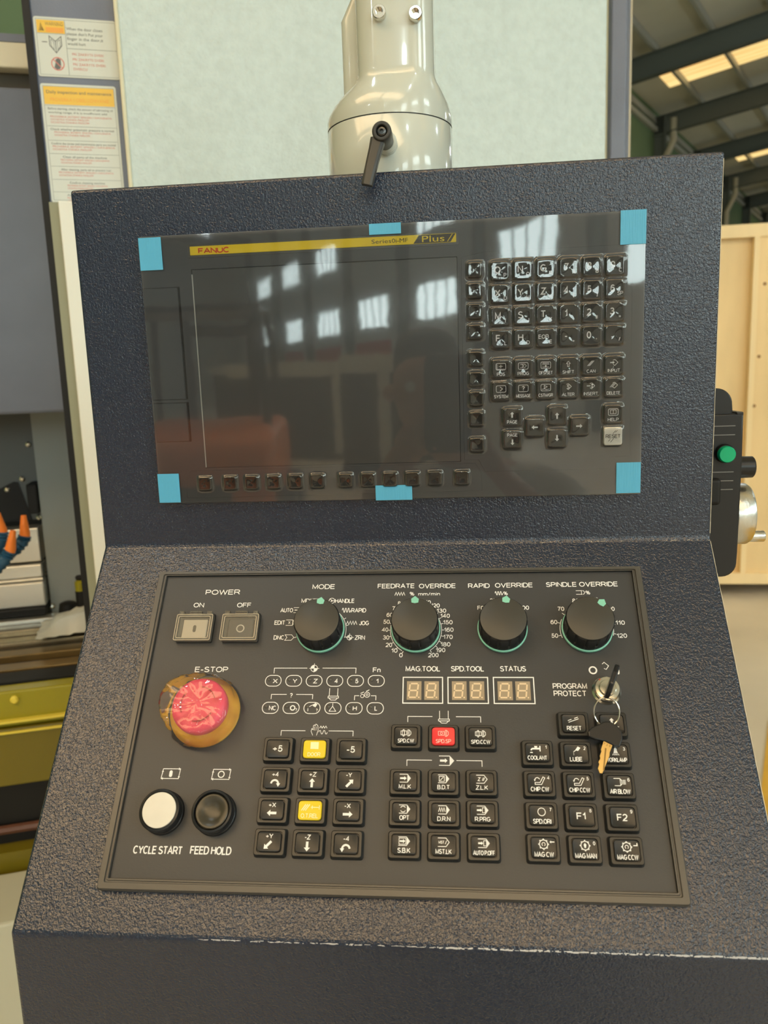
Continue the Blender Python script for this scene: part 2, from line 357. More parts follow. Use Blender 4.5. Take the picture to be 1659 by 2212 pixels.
while x < XR:
    q = MB(1); z = roof_z(x) + (.23 if 0 < k else .05); q.box(x - .035, x + .035, U0, U1, z - .20, z); q.box(x - .035, x + .06, U0, U1, z - .21, z - .195)
    q.build('purlin', m_purl, ceiling); x += 1.40; k += 1
for u in (25.6 - 11.2 * 5, 25.6 - 11.2 * 4, 25.6 - 11.2 * 3, 25.6 - 11.2 * 2, 25.6 - 11.2, 25.6, 36.8, 48.0):
    for xa, xb in ((XL + .9, RIDGE_X - .3), (RIDGE_X + .3, XR - .9)):
        hw_ = (2.3 if abs(u + 8) < 2 else 1.2) if u < 10 else 1.0; q = MB(1); q.add([(xa, u - hw_, roof_z(xa) + .225), (xb, u - hw_, roof_z(xb) + .225), (xb, u + hw_, roof_z(xb) + .225), (xa, u + hw_, roof_z(xa) + .225)], [(0, 3, 2, 1)])
        q.build('skylight', m_sky2 if abs(u + 8) < 2 else m_sky, ceiling)

wl = hall('wall_left', kind='structure')
q = MB(1); q.box(XL - .15, XL, U0, U1, 0, EAVE + .3); q.build('cladding', m_green, wl)
for u in BEAMS:
    q = MB(1); q.box(XL, XL + .35, u - .02, u + .02, 0, EAVE); q.box(XL + .33, XL + .37, u - .13, u + .13, 0, EAVE); q.build('column', m_beam, wl)
q = MB(1); q.box(XL + .0, XL + .12, U0, U1, EAVE - .45, EAVE - .30); q.build('eave_girt', m_purl, wl)
q = MB(1)
for u in BEAMS[13:-1:2]:
    for a, b in ((u, u + 5.3), (u + 5.3, u)): q.tube([(XL + .1, a, 3.0), (XL + .1, b, 7.5)], .05, 6)
q.build('cross_brace', m_purl, wl)
for i, u in enumerate((28.3, 38.9)):
    q = MB(1); q.tube([(XL + .62, u, EAVE - .1), (XL + .62, u, EAVE - .8), (XL + .30, u - .1, EAVE - 1.5), (XL + .28, u - .1, 0.0)], .11, 10)
    q.build('downspout', m_pipe, wl, smooth=True)
wf = hall('wall_far', kind='structure')
q = MB(1); q.box(XL, XR, U1 - .3, U1, 0, 11); q.build('cladding', m_greyw, wf)
q = MB(1); q.box(XL + 1.2, XL + 1.6, U1 - .8, U1 - .3, 0, 10); q.box(XL + 1.2, XR, U1 - .7, U1 - .3, 6.2, 6.7); q.build('column', m_beam, wf)
wn = hall('wall_near', kind='structure')
q = MB(1); q.box(XL, XR, U0, U0 + .3, 0, 11); q.build('cladding', m_greyw, wn)
wr = hall('wall_right', kind='structure')
# right wall built round its window openings
LOWZ, UPZ = (3.25, 4.45), (6.00, 7.15)
cent = [-12.0 - 5.3 * k for k in range(-3, 7)]
def lowz(c): return LOWZ if c < -18 else (LOWZ[0], 5.35)
q = MB(1)
for z0, z1 in ((0, LOWZ[0]), (UPZ[1], EAVE + .3)): q.box(XR, XR + .2, U0, U1, z0, z1)
y = U0
for c in sorted(cent):
    q.box(XR, XR + .2, y, c - 1.4, LOWZ[0], UPZ[1]); y = c + 1.4
    q.box(XR, XR + .2, c - 1.4, c + 1.4, lowz(c)[1], UPZ[1] if -30 < c < -26 else UPZ[0])
q.box(XR, XR + .2, y, U1, LOWZ[0], UPZ[1])
q.build('cladding', m_greyw, wr)
for u in BEAMS:
    q = MB(1); q.box(XR - .35, XR, u - .13, u + .13, 0, EAVE); q.build('column', m_beam, wr)
n = 1
for row in (0, 1):
    for c in cent:
        zz = UPZ if row else lowz(c)
        if row and -30 < c < -26: continue          # blind bay
        t = hall('window_%d' % n, kind='structure'); n += 1
        f = MB(1)
        for i in range(5): f.box(XR + .02, XR + .08, c - 1.4 + .69 * i - .0, c - 1.4 + .69 * i + .05, *zz)
        f.box(XR + .02, XR + .08, c - 1.4, c + 1.4, zz[0], zz[0] + .05); f.box(XR + .02, XR + .08, c - 1.4, c + 1.4, zz[1] - .05, zz[1])
        f.build('window_frame', m_greyw, t)
        MB(1).box(XR + .10, XR + .12, c - 1.4, c + 1.4, *zz).build('pane', m_win, t)
for i, c in enumerate((cent[6], cent[7], cent[8])):
    q = MB(1); q.box(XR - .06, XR - .02, c - 1.7, c + 1.7, 2.1, 2.75); o = q.build('banner', m_ban); o.location = HALL_LOC; o.rotation_euler = HALL_ROT
    tag(o, 'red cloth banner under the %s window behind the photographer, mirrored in the screen' % ('nearest bannered', 'middle bannered', 'farthest bannered')[i], 'banner', 'red banners on the window wall')
# high bay lamps
m_lampb = mat('lamp_metal', (.4, .4, .4), rough=.4, metal=1)
i = 0
for u in (-34, -23, -12, -2, 8, 19, 32, 46):
    for xx in (-1.4, 6.4):
        t = hall('high_bay_lamp', label='round high bay lamp, %s row, %s' % ('left' if xx < 0 else 'right', ('farthest behind', 'second farthest behind', 'third from behind', 'close behind the photographer', 'just past the console', 'third from the far end', 'second from the far end', 'nearest the far end')[i // 2]), cat='lamp', group='high bay lamps'); i += 1
        q = MB(1); q.lathe([(.05, 8.5), (.08, 8.4), (.14, 8.3), (.30, 8.05)], 20, xx, u, cap1=False); q.build('lamp_shade', m_lampb, t, smooth=True)
        ld = bpy.data.lights.new('lamp', 'POINT'); ld.shadow_soft_size = .22; ld.energy = LAMP_W; ld.color = (.80, .95, 1)
        lo = bpy.data.objects.new('lamp_glow', ld); COL.objects.link(lo); lo.parent = t; lo.location = (xx, u, 7.9)
# ---------------------------------------------------------------- control enclosure
TH = 0.7165; XA, XB = -270.8, 243.8
st, ct = math.sin(TH), math.cos(TH)
prof = [(0, 297.3), (0, 0), (-st * 299.6, -ct * 299.6), (-st * 299.6, -ct * 299.6 - 230), (60, -ct * 299.6 - 230), (95, -60), (95, 297.3)]
q = MB(); q.v = [(x, y, z) for x in (XA, XB) for y, z in prof]; n = len(prof)
q.f = [tuple(range(n)), tuple(range(2 * n - 1, n - 1, -1))] + [(i, i + n, (i + 1) % n + n, (i + 1) % n) for i in range(n)]; q.mi = [0] * len(q.f)
enc = q.build('control_enclosure', PAINT, None, bevel=2.6, seg=3); enc.location = (0, 0, FZ)
tag(enc, 'dark blue-grey textured sheet metal console housing, bent forward at mid height', 'enclosure')

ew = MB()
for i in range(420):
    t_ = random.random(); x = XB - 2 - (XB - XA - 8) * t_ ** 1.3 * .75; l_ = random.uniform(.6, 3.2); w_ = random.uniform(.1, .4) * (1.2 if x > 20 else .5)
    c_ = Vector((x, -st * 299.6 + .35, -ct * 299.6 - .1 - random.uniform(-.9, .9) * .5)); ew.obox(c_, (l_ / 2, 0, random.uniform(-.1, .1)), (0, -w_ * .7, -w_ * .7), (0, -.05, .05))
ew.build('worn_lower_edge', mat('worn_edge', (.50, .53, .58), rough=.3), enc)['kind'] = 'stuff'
ew = MB()
for i in range(380):
    x = XA + 2 + (XB - XA - 3) * random.random(); l_ = random.uniform(.6, 2.2); w_ = random.uniform(.05, .25) * (1 if x > 60 or x < -150 else .6)
    c_ = Vector((x, -.75 + random.uniform(-.3, .1), -1.4 + random.uniform(-.5, .4))); ew.obox(c_, (l_ / 2, 0, random.uniform(-.1, .1)), (0, -w_ * .35, -w_ * .9), (0, -.3, .1))
ew.build('worn_fold_line', mat('worn_fold', (.46, .42, .35), rough=.3), enc)['kind'] = 'stuff'
ew = MB()  # bevel highlight along the right edges, put in as a thin cream strip
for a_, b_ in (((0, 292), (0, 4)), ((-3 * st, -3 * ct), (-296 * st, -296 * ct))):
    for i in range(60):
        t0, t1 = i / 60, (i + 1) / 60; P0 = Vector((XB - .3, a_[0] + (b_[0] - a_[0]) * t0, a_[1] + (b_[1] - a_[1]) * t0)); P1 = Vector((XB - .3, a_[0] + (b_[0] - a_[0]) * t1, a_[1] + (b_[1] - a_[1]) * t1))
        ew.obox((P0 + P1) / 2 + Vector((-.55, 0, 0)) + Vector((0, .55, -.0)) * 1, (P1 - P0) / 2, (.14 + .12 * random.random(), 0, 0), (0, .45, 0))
ew.build('side_edge_glint', mat('side_glint', (.55, .53, .44), rough=.4), enc)['kind'] = 'stuff'
# ---------------------------------------------------------------- display unit on the upper face (local X right, Y up, Z out)
DU = empty('display_unit', (0, 0, FZ), (R(90), 0, 0), label='grey control display with wide screen and black keypad under clear film', cat='display')
L0, L1, B0, B1 = -172.5, 42.0, 68.2, 229.8          # screen opening
bx0, bx1, by0, by1 = -214.2, 185.6, 38.5, 257.0
bw, bh, bcx, bcy = bx1 - bx0, by1 - by0, (bx0 + bx1) / 2, (by0 + by1) / 2
lw, lh, lcx, lcy = L1 - L0, B1 - B0, (L0 + L1) / 2, (B0 + B1) / 2
q = MB(); q.loft([rr(bw, bh, 1.5, 0, bcx, bcy), rr(bw, bh, 1.5, 5.2, bcx, bcy), rr(bw - 1.4, bh - 1.4, 1.2, 6, bcx, bcy), rr(lw, lh, .6, 6, lcx, lcy), rr(lw - 1.2, lh - 1.2, .5, 5.0, lcx, lcy)], True, False)
q.build('bezel', BEZEL, DU)
MB().box(L0 + .5, L1 - .5, B0 + .5, B1 - .5, 4.6, 5.02).build('screen', LCDM, DU)
q = MB(); q.loft([rr(217.5, 10.4, .6, 6.0, -65.3, 243.6), rr(217.2, 10.1, .6, 6.25, -65.3, 243.6)], False, True); q.build('nameplate_recess', FRAME, DU)
q = MB(); q.m = 0; q.loft([rr(213.6, 7.0, .5, 6.2, -65.4, 243.9), rr(213.2, 6.6, .4, 6.6, -65.4, 243.9)], False, True)
npl = q.build('nameplate', BANNER, DU)
q = MB(); q.letter('FANUC', -152.2, 243.6, 26.5, 4.3, 6.68, .21, .16); tag(q.build('lettering', REDP, npl), 'red lettering')
q = MB(); q.text('Series', -17.2, 243.8, 15.5, 3.0, 6.68); q.text('0i-MF', -2.6, 243.8, 12.5, 3.1, 6.68)
q.fill([(8.0, 240.8), (37.0, 240.8), (41.0, 247.0), (12.5, 247.0)], 6.67); q.build('lettering', DARKP, npl)
q = MB(); q.text('Plus', 23.5, 243.9, 17.5, 4.6, 6.72); q.stroke([(34.6, 241.3), (38.5, 246.7)], .5, 6.72); q.build('lettering', BANNER, npl)
q = MB(); q.box(L0 + .1, L0 + .9, B0 + .6, B1 - 4, 5.0, 6.1); q.build('screen_edge_glint', mat('edge_glint', (.55, .55, .52), rough=.3), DU)  # pale strip paints the light caught by the recess wall on the left
# card covers on the left
for (x0, x1, y0, y1) in ((-213.4, -184.6, 126.3, 216.2), (-213.0, -184.3, 91.3, 123.2)):
    q = MB(); q.loft([rr(x1 - x0 + 1.6, y1 - y0 + 1.0, .5, 6.02, (x0 + x1) / 2 + .7, (y0 + y1) / 2), rr(x1 - x0 + 1.5, y1 - y0 + .9, .5, 6.1, (x0 + x1) / 2 + .7, (y0 + y1) / 2)], False, True); q.build('cover_gap', DEEP, DU)
    q = MB(); q.loft([rr(x1 - x0, y1 - y0, .5, 6.0, (x0 + x1) / 2, (y0 + y1) / 2), rr(x1 - x0, y1 - y0, .5, 7.0, (x0 + x1) / 2, (y0 + y1) / 2), rr(x1 - x0 - .8, y1 - y0 - .8, .4, 7.3, (x0 + x1) / 2, (y0 + y1) / 2)], False, True); q.build('card_slot_cover', BEZEL, DU)
q = MB(); q.prism([(-185.6, 66.2), (-189.9, 59.2), (-190.3, 42.9), (59.0, 43.9), (58.4, 59.2), (53.5, 67.0)], 6, 6.35); q.build('softkey_sheet', BEZEL, DU, bevel=.2, seg=1)
q = MB(); q.prism([(44.9, 228.5), (44.8, 69.6), (56.4, 69.4), (61.4, 59.6), (160.3, 59.6), (164.9, 69.2), (176.4, 69.5), (176.0, 232.6), (62, 232.0)], 6, 6.35); q.build('keypad_sheet', BEZEL, DU, bevel=.2, seg=1)
# keys
def keycap(mb, wd, h, z0, z1, r=1.5, dish=.7):
    mb.loft([rr(wd + .6, h + .6, r, z0, seg=2), rr(wd + .3, h + .3, r, z1 - .5, seg=2), rr(wd - .6, h - .6, r, z1, seg=2), rr(wd * .35, h * .35, r * .5, z1 - dish, seg=2), rr(wd * .08, h * .08, .1, z1 - dish * 1.2, seg=2)], False, True)
    return mb
sk = None
KEYPOS = []
for x in (-173.3, -151.6, -133.1, -114.5, -95.8, -77.2, -53.4, -34.9, -16.4, 2.0, 20.4, 42.5):
    if sk is None: sk = keycap(MB(), 10.8, 11.0, 6.3, 9.0).build('soft_key', GLOSSK, DU, smooth=True, angle=20, loc=(x * MM, .0553, 0)); o = sk
    else: o = clone(sk, DU, (x * MM, .0553, 0))
    KEYPOS.append((x, 55.3, 5.6))
for y in (218.7, 202.9, 187.0, 171.3, 150.5, 134.5, 118.9, 102.8, 81.9): clone(sk, DU, (.0552, y * MM, 0)); KEYPOS.append((55.2, y, 5.6))
C6 = [74.8 + 17.55 * i for i in range(6)]; RY = [217.0, 199.6, 182.3, 165.0]
def scr(b, w_=7.6, h_=5.2, y=1.6): b.stroke([p[:2] for p in rr(w_, h_, 1, 0, 0, y, 2)], .38, 0, True)
def i_pos(b): scr(b); b.stroke([(-3, 3.4), (-3, -.3), (3, -.3)], .3); b.stroke([(-1.6, 1.8), (1.6, 1.8)], .35); b.stroke([(0, .5), (0, 3.1)], .35)
def i_prog(b): scr(b); b.stroke([(-2.4, 3.0), (1, 3.0), (2.6, 1.6), (1, .2), (-2.4, .2)], .3); b.stroke([(-1, 2.6), (.4, 1.6), (-1, .6)], .35)
def i_ofs(b): scr(b); b.stroke([(-2.6, 3.2), (2.6, 3.2)], .5); b.stroke([(-2.8, 2.2), (2.8, 2.2)], .3); b.disc(0, 1.0, .7); b.stroke([(-2.6, .1), (2.6, .1)], .4)
def i_shift(b): b.stroke([(-.6, -.2), (-.6, 2.2), (-1.5, 2.2), (0, 4), (1.5, 2.2), (.6, 2.2), (.6, -.2)], .38, 0, True)
def i_can(b):
    for d in (-1, 0, 1): b.stroke([(-2 + d * .8, -.2), (1.6 + d * .8, 3.8)], .38)
def dia(b, cx=.6): b.stroke([(cx - 1.4, 3.6), (cx + .2, 4), (cx + 2.4, 1.8), (cx, -.6), (cx - 1.2, .4)], .38)
def i_input(b): dia(b); b.stroke([(-3, 1.8), (-.6, 1.8)], .9); b.fill([(-.9, 3), (.6, 1.8), (-.9, .6)])
def i_sys(b): scr(b); b.stroke([(-.8, 3.2), (1.2, 1.6), (-.8, .1)], .45)
def i_msg(b): scr(b); b.letter('?', 0, 1.6, 2.2, 3.4)
def i_cst(b): scr(b); b.stroke([(-1.2, 3.4), (1.2, 2.2), (-1.2, 1.0)], .35, 0, True); b.stroke([(-3, .2), (-1, .6), (.6, 0), (3, .4)], .35)
def i_alt(b): dia(b, 0); b.letter('S', 0, 1.7, 1.9, 2.8)
def i_ins(b): dia(b); b.stroke([(-3.2, 1.8), (-.4, 1.8)], .7); b.disc(1, 2.6, .7); b.disc(1, .8, .7)
def i_del(b):
    dia(b)
    for d in (-1, 0, 1): b.stroke([(-2 + d * .9, .2), (.9 + d * .9, 3.4)], .3)
def i_help(b): scr(b); b.stroke([(-2.2, 3.2), (2.2, 3.2), (2.2, .3), (-2.2, .3)], .35, 0, True); b.stroke([(0, 3.2), (0, .3)], .35)
def arrow(b, ang, L=5.0, wd=1.2, hw=1.7, cx=0, cy=0, z=0):
    c, s_ = math.cos(R(ang)), math.sin(R(ang)); pts = [(-L / 2, -wd / 2), (L / 2 - hw * 1.15, -wd / 2), (L / 2 - hw * 1.15, -hw), (L / 2, 0), (L / 2 - hw * 1.15, hw), (L / 2 - hw * 1.15, wd / 2), (-L / 2, wd / 2)]
    P = [(cx + x * c - y * s_, cy + x * s_ + y * c) for x, y in pts]
    b.add([(x, y, z) for x, y in P], [(0, 1, 5, 6), (2, 3, 4), (1, 2, 4, 5)])
mk = None
def mdi(x, y, draw, label=None, m=GLOSSK, pm=WHITE):
    global mk
    if mk is None or m is not GLOSSK:
        o = keycap(MB(), 13.9, 14.0, 6.3, 9.2, 1.6, .35).build('keypad_key', m, DU, smooth=True, angle=20, loc=(x * MM, y * MM, 0))
        if mk is None: mk = o
    else: o = clone(mk, DU, (x * MM, y * MM, 0))
    KEYPOS.append((x, y, 7.2))
    if label: o['label'] = label
    b = MB(); draw(b); b.build('key_legend', pm, o, loc=(0, 0, .00928))
def two(a, c, ca=5.4, big=True):
    def d(b): b.letter(a, -1.9 if len(a) < 2 else -1.6, .6, None if len(a) < 2 else 8.0, ca if len(a) < 2 else 3.3); b.letter(c, 3.9, -3.4, None, 3.0) if c else None
    return d
rows = [[('O', 'P'), ('N', 'Q'), ('G', 'R'), ('7', 'A'), ('8', 'B'), ('9', 'C')], [('X', 'U'), ('Y', 'V'), ('Z', 'W'), ('4', '['), ('5', ']'), ('6', 'SP')],
        [('M', 'I'), ('S', 'J'), ('T', 'K'), ('1', ','), ('2', '#'), ('3', '=')], [('F', 'L'), ('H', 'D'), ('EOB', 'E'), ('-', '+'), ('0', '*'), ('.', '/')]]
for j, rw in enumerate(rows):
    for i, (a, c) in enumerate(rw): mdi(C6[i], RY[j], two(a, c))
def named(t, ic, wt): return lambda b: (ic(b), b.letter(t, 0, -4.3, wt, 2.6))
for i, (t, ic, wt) in enumerate((('POS', i_pos, 6.4), ('PROG', i_prog, 9), ('OFS/SET', i_ofs, 10.8), ('SHIFT', i_shift, 9.2), ('CAN', i_can, 6.8), ('INPUT', i_input, 9.6))): mdi(C6[i], 141.9, named(t, ic, wt))
for i, (t, ic, wt) in enumerate((('SYSTEM', i_sys, 11.2), ('MESSAGE', i_msg, 11.4), ('CSTM/GR', i_cst, 11.4), ('ALTER', i_alt, 9.8), ('INSERT', i_ins, 11.2), ('DELETE', i_del, 10.4))): mdi(C6[i], 124.4, named(t, ic, wt))
mdi(83.4, 103.4, lambda b: (arrow(b, 90, 4.6, 1.2, 1.5, 0, 1.9), b.letter('PAGE', 0, -3.8, 8.2, 2.8)))
mdi(83.5, 85.7, lambda b: (arrow(b, -90, 4.6, 1.2, 1.5, 0, -2.4), b.letter('PAGE', 0, 3.4, 8.2, 2.8)))
mdi(101.2, 94.8, lambda b: arrow(b, 180)); mdi(118.8, 103.5, lambda b: arrow(b, 90)); mdi(118.8, 85.7, lambda b: arrow(b, -90)); mdi(136.3, 94.8, lambda b: arrow(b, 0))
mdi(162.6, 103.5, named('HELP', i_help, 8.6))
def i_reset(b):
    b.letter('RESET', 0, 0, 11.6, 3.0)
    for x0, y0, x1, y1 in ((-.2, 1.9, 2, 4.6), (1.6, 3.0, 3.4, 4.6), (-2, -4.8, .4, -1.9), (-3.6, -4.0, -2.2, -2.4)): b.stroke([(x0, y0), (x1, y1)], .4)
mdi(162.7, 86.0, i_reset, 'cream white reset key', WARMW, DARKP)

# protective film with six blue tape pieces
PF = empty('protective_film', (0, 0, FZ), (R(90), 0, 0), label='clear crinkled protective film over the display, held by six blue tape pieces', cat='film')
nx, ny = 400, 218; q = MB(); X0, X1, Y0, Y1 = bx0 + .4, bx1 - .4, by0 + .4, by1 - .4
grid = {}
for k_, (kx, ky, hw) in enumerate(KEYPOS):
    if kx < -55 or False: continue
for iy in range(ny + 1):
    for ix in range(nx + 1):
        x = X0 + (X1 - X0) * ix / nx; y = Y0 + (Y1 - Y0) * iy / ny; h = 7.6
        q.v.append([x, y, h])
def bump_film():
    dx, dy = (X1 - X0) / nx, (Y1 - Y0) / ny
    for kx, ky, hw in KEYPOS:
        for ix in range(max(0, int((kx - hw - 9 - X0) / dx)), min(nx, int((kx + hw + 9 - X0) / dx)) + 1):
            for iy in range(max(0, int((ky - hw - 9 - Y0) / dy)), min(ny, int((ky + hw + 9 - Y0) / dy)) + 1):
                v = q.v[iy * (nx + 1) + ix]; ax, ay = abs(v[0] - kx) / hw, abs(v[1] - ky) / hw
                d = (max(ax, 0) ** 6 + max(ay, 0) ** 6) ** (1 / 6)
                t = max(0, 1 - max(0, d - 1.02) / .17); t = t * t * (3 - 2 * t)
                inside = max(0, 1 - d)
                v[2] = max(v[2], 7.6 + t * (2.35 - .30 * inside * inside))
    for v in q.v: v[2] += .022 * noise.noise(Vector((v[0] * .03, v[1] * .03, 3))) + .003 * noise.noise(Vector((v[0] * .12, v[1] * .12, 9)))
bump_film()
q.f = [(iy * (nx + 1) + ix, iy * (nx + 1) + ix + 1, (iy + 1) * (nx + 1) + ix + 1, (iy + 1) * (nx + 1) + ix) for iy in range(ny) for ix in range(nx)]; q.mi = [0] * len(q.f)
q.build('film_sheet', FILM, PF, smooth=True, angle=180)
for x0, x1, y0, y1, rz in ((-213.6, -194.9, 230.3, 255.6, 0), (-26.4, -1.4, 248.8, 257.0, 0), (166.1, 185.3, 232.0, 257.0, 0), (-214.1, -195.6, 39.7, 64.3, 0), (-28.9, 1.4, 38.0, 50.4, 0), (165.9, 184.9, 39.9, 64.6, 0)):
    q = MB(); q.box(x0, x1, y0, y1, 8.05, 8.35)
    for i in range(int((x1 - x0) / 1.3)): q.box(x0 + .5 + i * 1.3, x0 + 1.1 + i * 1.3, y0 + .3, y1 - .3, 8.3, 8.48)
    q.build('blue_tape', TAPE, PF)
LEGENDS = [
    ('POWER', -156.2, 47.0, 29.5, 4.6), ('ON', -174.8, 58.5, 9.0, 4.2), ('OFF', -136.7, 58.8, 12.0, 4.2), ('MODE', -72.0, 42.9, 18.9, 4.3), ('FEEDRATE', -12.4, 42.9, 30.2, 4.2),
    ('OVERRIDE', 21.0, 43.2, 29.9, 4.2), ('RAPID', 54.4, 43.4, 17.4, 4.2), ('OVERRIDE', 82.2, 43.2, 30.1, 4.2), ('SPINDLE OVERRIDE', 135.6, 43.0, 56.3, 4.2), ('%', 0.6, 50.0, 3.8, 3.3),
    ('mm/min', 14.4, 50.3, 17.8, 3.0), ('%', 75.3, 50.3, 3.6, 3.3), ('%', 139.7, 50.3, 3.6, 3.3), ('E-STOP', -155.9, 113.7, 26.8, 4.5), ('Fn', -25.6, 114.1, 6.1, 4.0),
    ('MAG.TOOL', 9.9, 113.1, 26.5, 4.3), ('SPD.TOOL', 43.8, 113.1, 25.2, 4.3), ('STATUS', 78.0, 113.1, 19.4, 4.3), ('PROGRAM', 119.1, 126.5, 25.0, 4.3), ('PROTECT', 118.8, 132.1, 23.9, 4.3),
    ('CYCLE START', -174.8, 245.6, 35.4, 5.4), ('FEED HOLD', -136.8, 245.1, 29.3, 5.4), ('MDI', -85.5, 55.4, 8.0, 3.8), ('HANDLE', -53.8, 55.8, 15.9, 3.8), ('AUTO', -100.8, 63.7, 10.3, 3.8),
    ('RAPID', -42.0, 64.2, 12.0, 3.8), ('EDIT', -105.4, 74.5, 8.7, 3.8), ('JOG', -37.2, 75.2, 7.8, 3.8), ('DNC', -104.8, 87.2, 8.6, 3.8), ('ZRN', -40.0, 87.5, 8.1, 3.8),
    ('X', -104.0, 123.0, 4.0, 3.6), ('Y', -88.6, 123.0, 3.6, 3.6), ('Z', -72.6, 123.0, 3.3, 3.6), ('4', -56.4, 122.9, 2.5, 3.6), ('5', -40.6, 122.9, 2.5, 3.6),
    ('1', -24.8, 122.9, 2.1, 3.6), ('NC', -103.8, 144.1, 5.7, 3.6), ('H', -41.0, 144.1, 3.1, 3.6), ('L', -25.0, 144.0, 2.1, 3.6), ('?', -90.4, 134.3, 2.1, 3.6),
    ('0', -7.2, 102.1, 2.9, 3.6), ('10', -12.4, 98.3, 5.1, 3.6), ('20', -16.8, 93.7, 5.1, 3.6), ('30', -19.2, 87.5, 5.1, 3.6), ('40', -20.2, 80.9, 5.1, 3.6),
    ('50', -19.3, 74.2, 5.2, 3.6), ('60', -16.9, 68.3, 5.2, 3.6), ('70', -12.6, 62.7, 5.2, 3.6), ('80', -8.2, 58.3, 5.2, 3.6), ('110', 12.6, 57.7, 6.7, 3.6),
    ('120', 19.4, 60.5, 7.0, 3.6), ('130', 24.2, 65.0, 7.7, 3.6), ('140', 27.1, 69.4, 7.6, 3.6), ('150', 29.2, 74.9, 7.7, 3.6), ('160', 29.9, 81.2, 7.6, 3.6),
    ('170', 29.2, 87.2, 7.5, 3.6), ('180', 27.2, 93.3, 7.9, 3.6), ('190', 23.4, 98.0, 7.5, 3.6), ('200', 17.9, 102.1, 8.0, 3.6), ('F0', 55.2, 62.8, 5.1, 3.6),
    ('25', 65.2, 56.5, 5.1, 3.6), ('100', 89.4, 62.9, 7.5, 3.6), ('50', 111.2, 86.5, 5.2, 3.6), ('60', 111.4, 75.2, 5.3, 3.6), ('70', 117.6, 64.1, 5.3, 3.6),
    ('80', 129.6, 57.2, 5.4, 3.6), ('90', 144.6, 56.4, 5.3, 3.6), ('100', 155.3, 64.4, 7.0, 3.6), ('110', 161.6, 76.0, 7.3, 3.6), ('120', 161.6, 86.7, 7.9, 3.6),
]
# ---------------------------------------------------------------- operator panel on the sloping face (local X right, Y up-slope, Z out)
OPR = (R(90) - TH, 0, 0)
OP = empty('operator_panel', (0, 0, FZ), OPR, label='dark grey machine operator panel with knobs, square keys and red stop button', cat='control panel')
fw, fh, fcx, fcy = 396.2, 244.0, -15.1, -150.0
pw, ph, pcx, pcy = 381.0, 232.0, -15.2, -148.2
q = MB(); q.loft([rr(fw, fh, 2, 0, fcx, fcy), rr(fw, fh, 2, 6.0, fcx, fcy), rr(fw - 2, fh - 2, 1.6, 8, fcx, fcy), rr(fw - 9.5, fh - 8, 1.2, 8, fcx, fcy + .8),
                  rr(fw - 10.5, fh - 8.8, 1.2, 6.8, fcx, fcy + .8), rr(fw - 12, fh - 10, 1.2, 6.8, fcx, fcy + 1.0), rr(fw - 13, fh - 10.8, 1.0, 7.6, fcx, fcy + 1.0), rr(pw + .8, ph + .8, .8, 7.6, pcx, pcy), rr(pw + .6, ph + .6, .6, 4.6, pcx, pcy)], True, False)
q.build('frame', FRAME, OP)
MB().box(pcx - pw / 2, pcx + pw / 2, pcy - ph / 2, pcy + ph / 2, 3.5, 5.0).build('faceplate', PLATE, OP)
Z = 5.12
for t, x, d, wd, cap in LEGENDS: MB().letter(t, x, -d, wd, cap, Z).build('caption', WHITE, OP)
def fl(name):
    global b
    if b.v: b.build(name, WHITE, OP)
    b = MB()
b = MB(); B_ = lambda *p, w_=.5: b.stroke([(x, -d) for x, d in p], w_, Z)
def zig(cx, d, wd, h, n, w_=.5): b.stroke([(cx - wd / 2 + wd * i / n, -d + (h / 2 if i % 2 else -h / 2)) for i in range(n + 1)], w_, Z)
def wave(cx, d, wd, h, n, w_=.5): b.stroke([(cx - wd / 2 + wd * i / (n * 8), -d + h / 2 * max(-1, min(1, 1.3 * math.sin(2 * math.pi * i / 8)))) for i in range(n * 8 + 1)], w_, Z)
def brk(x0, x1, d, g0, g1, drop=4.2): B_((x0, d + drop), (x0, d), (g0, d)); fl('bracket_line'); B_((g1, d), (x1, d), (x1, d + drop)); fl('bracket_line')
brk(-105.7, -41.7, 112.6, -79.8, -67.8); brk(-105.8, -73.8, 133.6, -94.0, -86.6, 3.6); brk(-41.6, -25.4, 134.4, -38.2, -29.2, 3.4); brk(-95.3, -41.3, 161.2, -77.1, -59.6, 3.8)
fl('printed_symbol')
brk(-1.0, 52.6, 150.0, 17.2, 34.6); brk(-1.1, 52.6, 181.7, 16.9, 34.5)
fl('printed_symbol')
def ref(cx, d, r_):   # quartered reference point
    b.circ(cx, -d, r_, .45, Z)
    for a in (0, 180):
        b.fill([(cx, -d)] + [(cx + r_ * math.cos(R(a + k_ * 15 + 90)), -d + r_ * math.sin(R(a + k_ * 15 + 90))) for k_ in range(7)], Z + .02)
    B_((cx - r_ - 1.2, d), (cx + r_ + 1.4, d), w_=.4); B_((cx, d - r_ - 1.4), (cx, d + r_ + .6), w_=.4)
ref(-74.4, 112.8, 2.6); ref(-48.2, 87.4, 2.0)
fl('printed_symbol')
for k_ in range(6):
    cx = -105.6 + (k_ * 16.0); 
    for d in (122.8, 144.0): b.stroke([(p[0], p[1]) for p in rr(12.4, 8.6, 4.2, 0, cx, -d, 6)], .55, Z, True); fl('lamp_outline')
def spin(cx, d):      # spindle nose
    B_((cx - 3.2, d - 5), (cx - 3.2, d + 1.2), w_=.45); B_((cx + 3.2, d - 5), (cx + 3.2, d + 1.2), w_=.45)
    B_((cx - 4, d + 1.2), (cx + 4, d + 1.2), (cx + 4, d + 2.6), (cx - 4, d + 2.6), (cx - 4, d + 1.2)); B_((cx - 3.4, d + 2.6), (cx - 1.8, d + 4.2), (cx + 1.8, d + 4.2), (cx + 3.4, d + 2.6))
spin(-57.9, 133.6); spin(25.7, 150.6)
fl('printed_symbol')
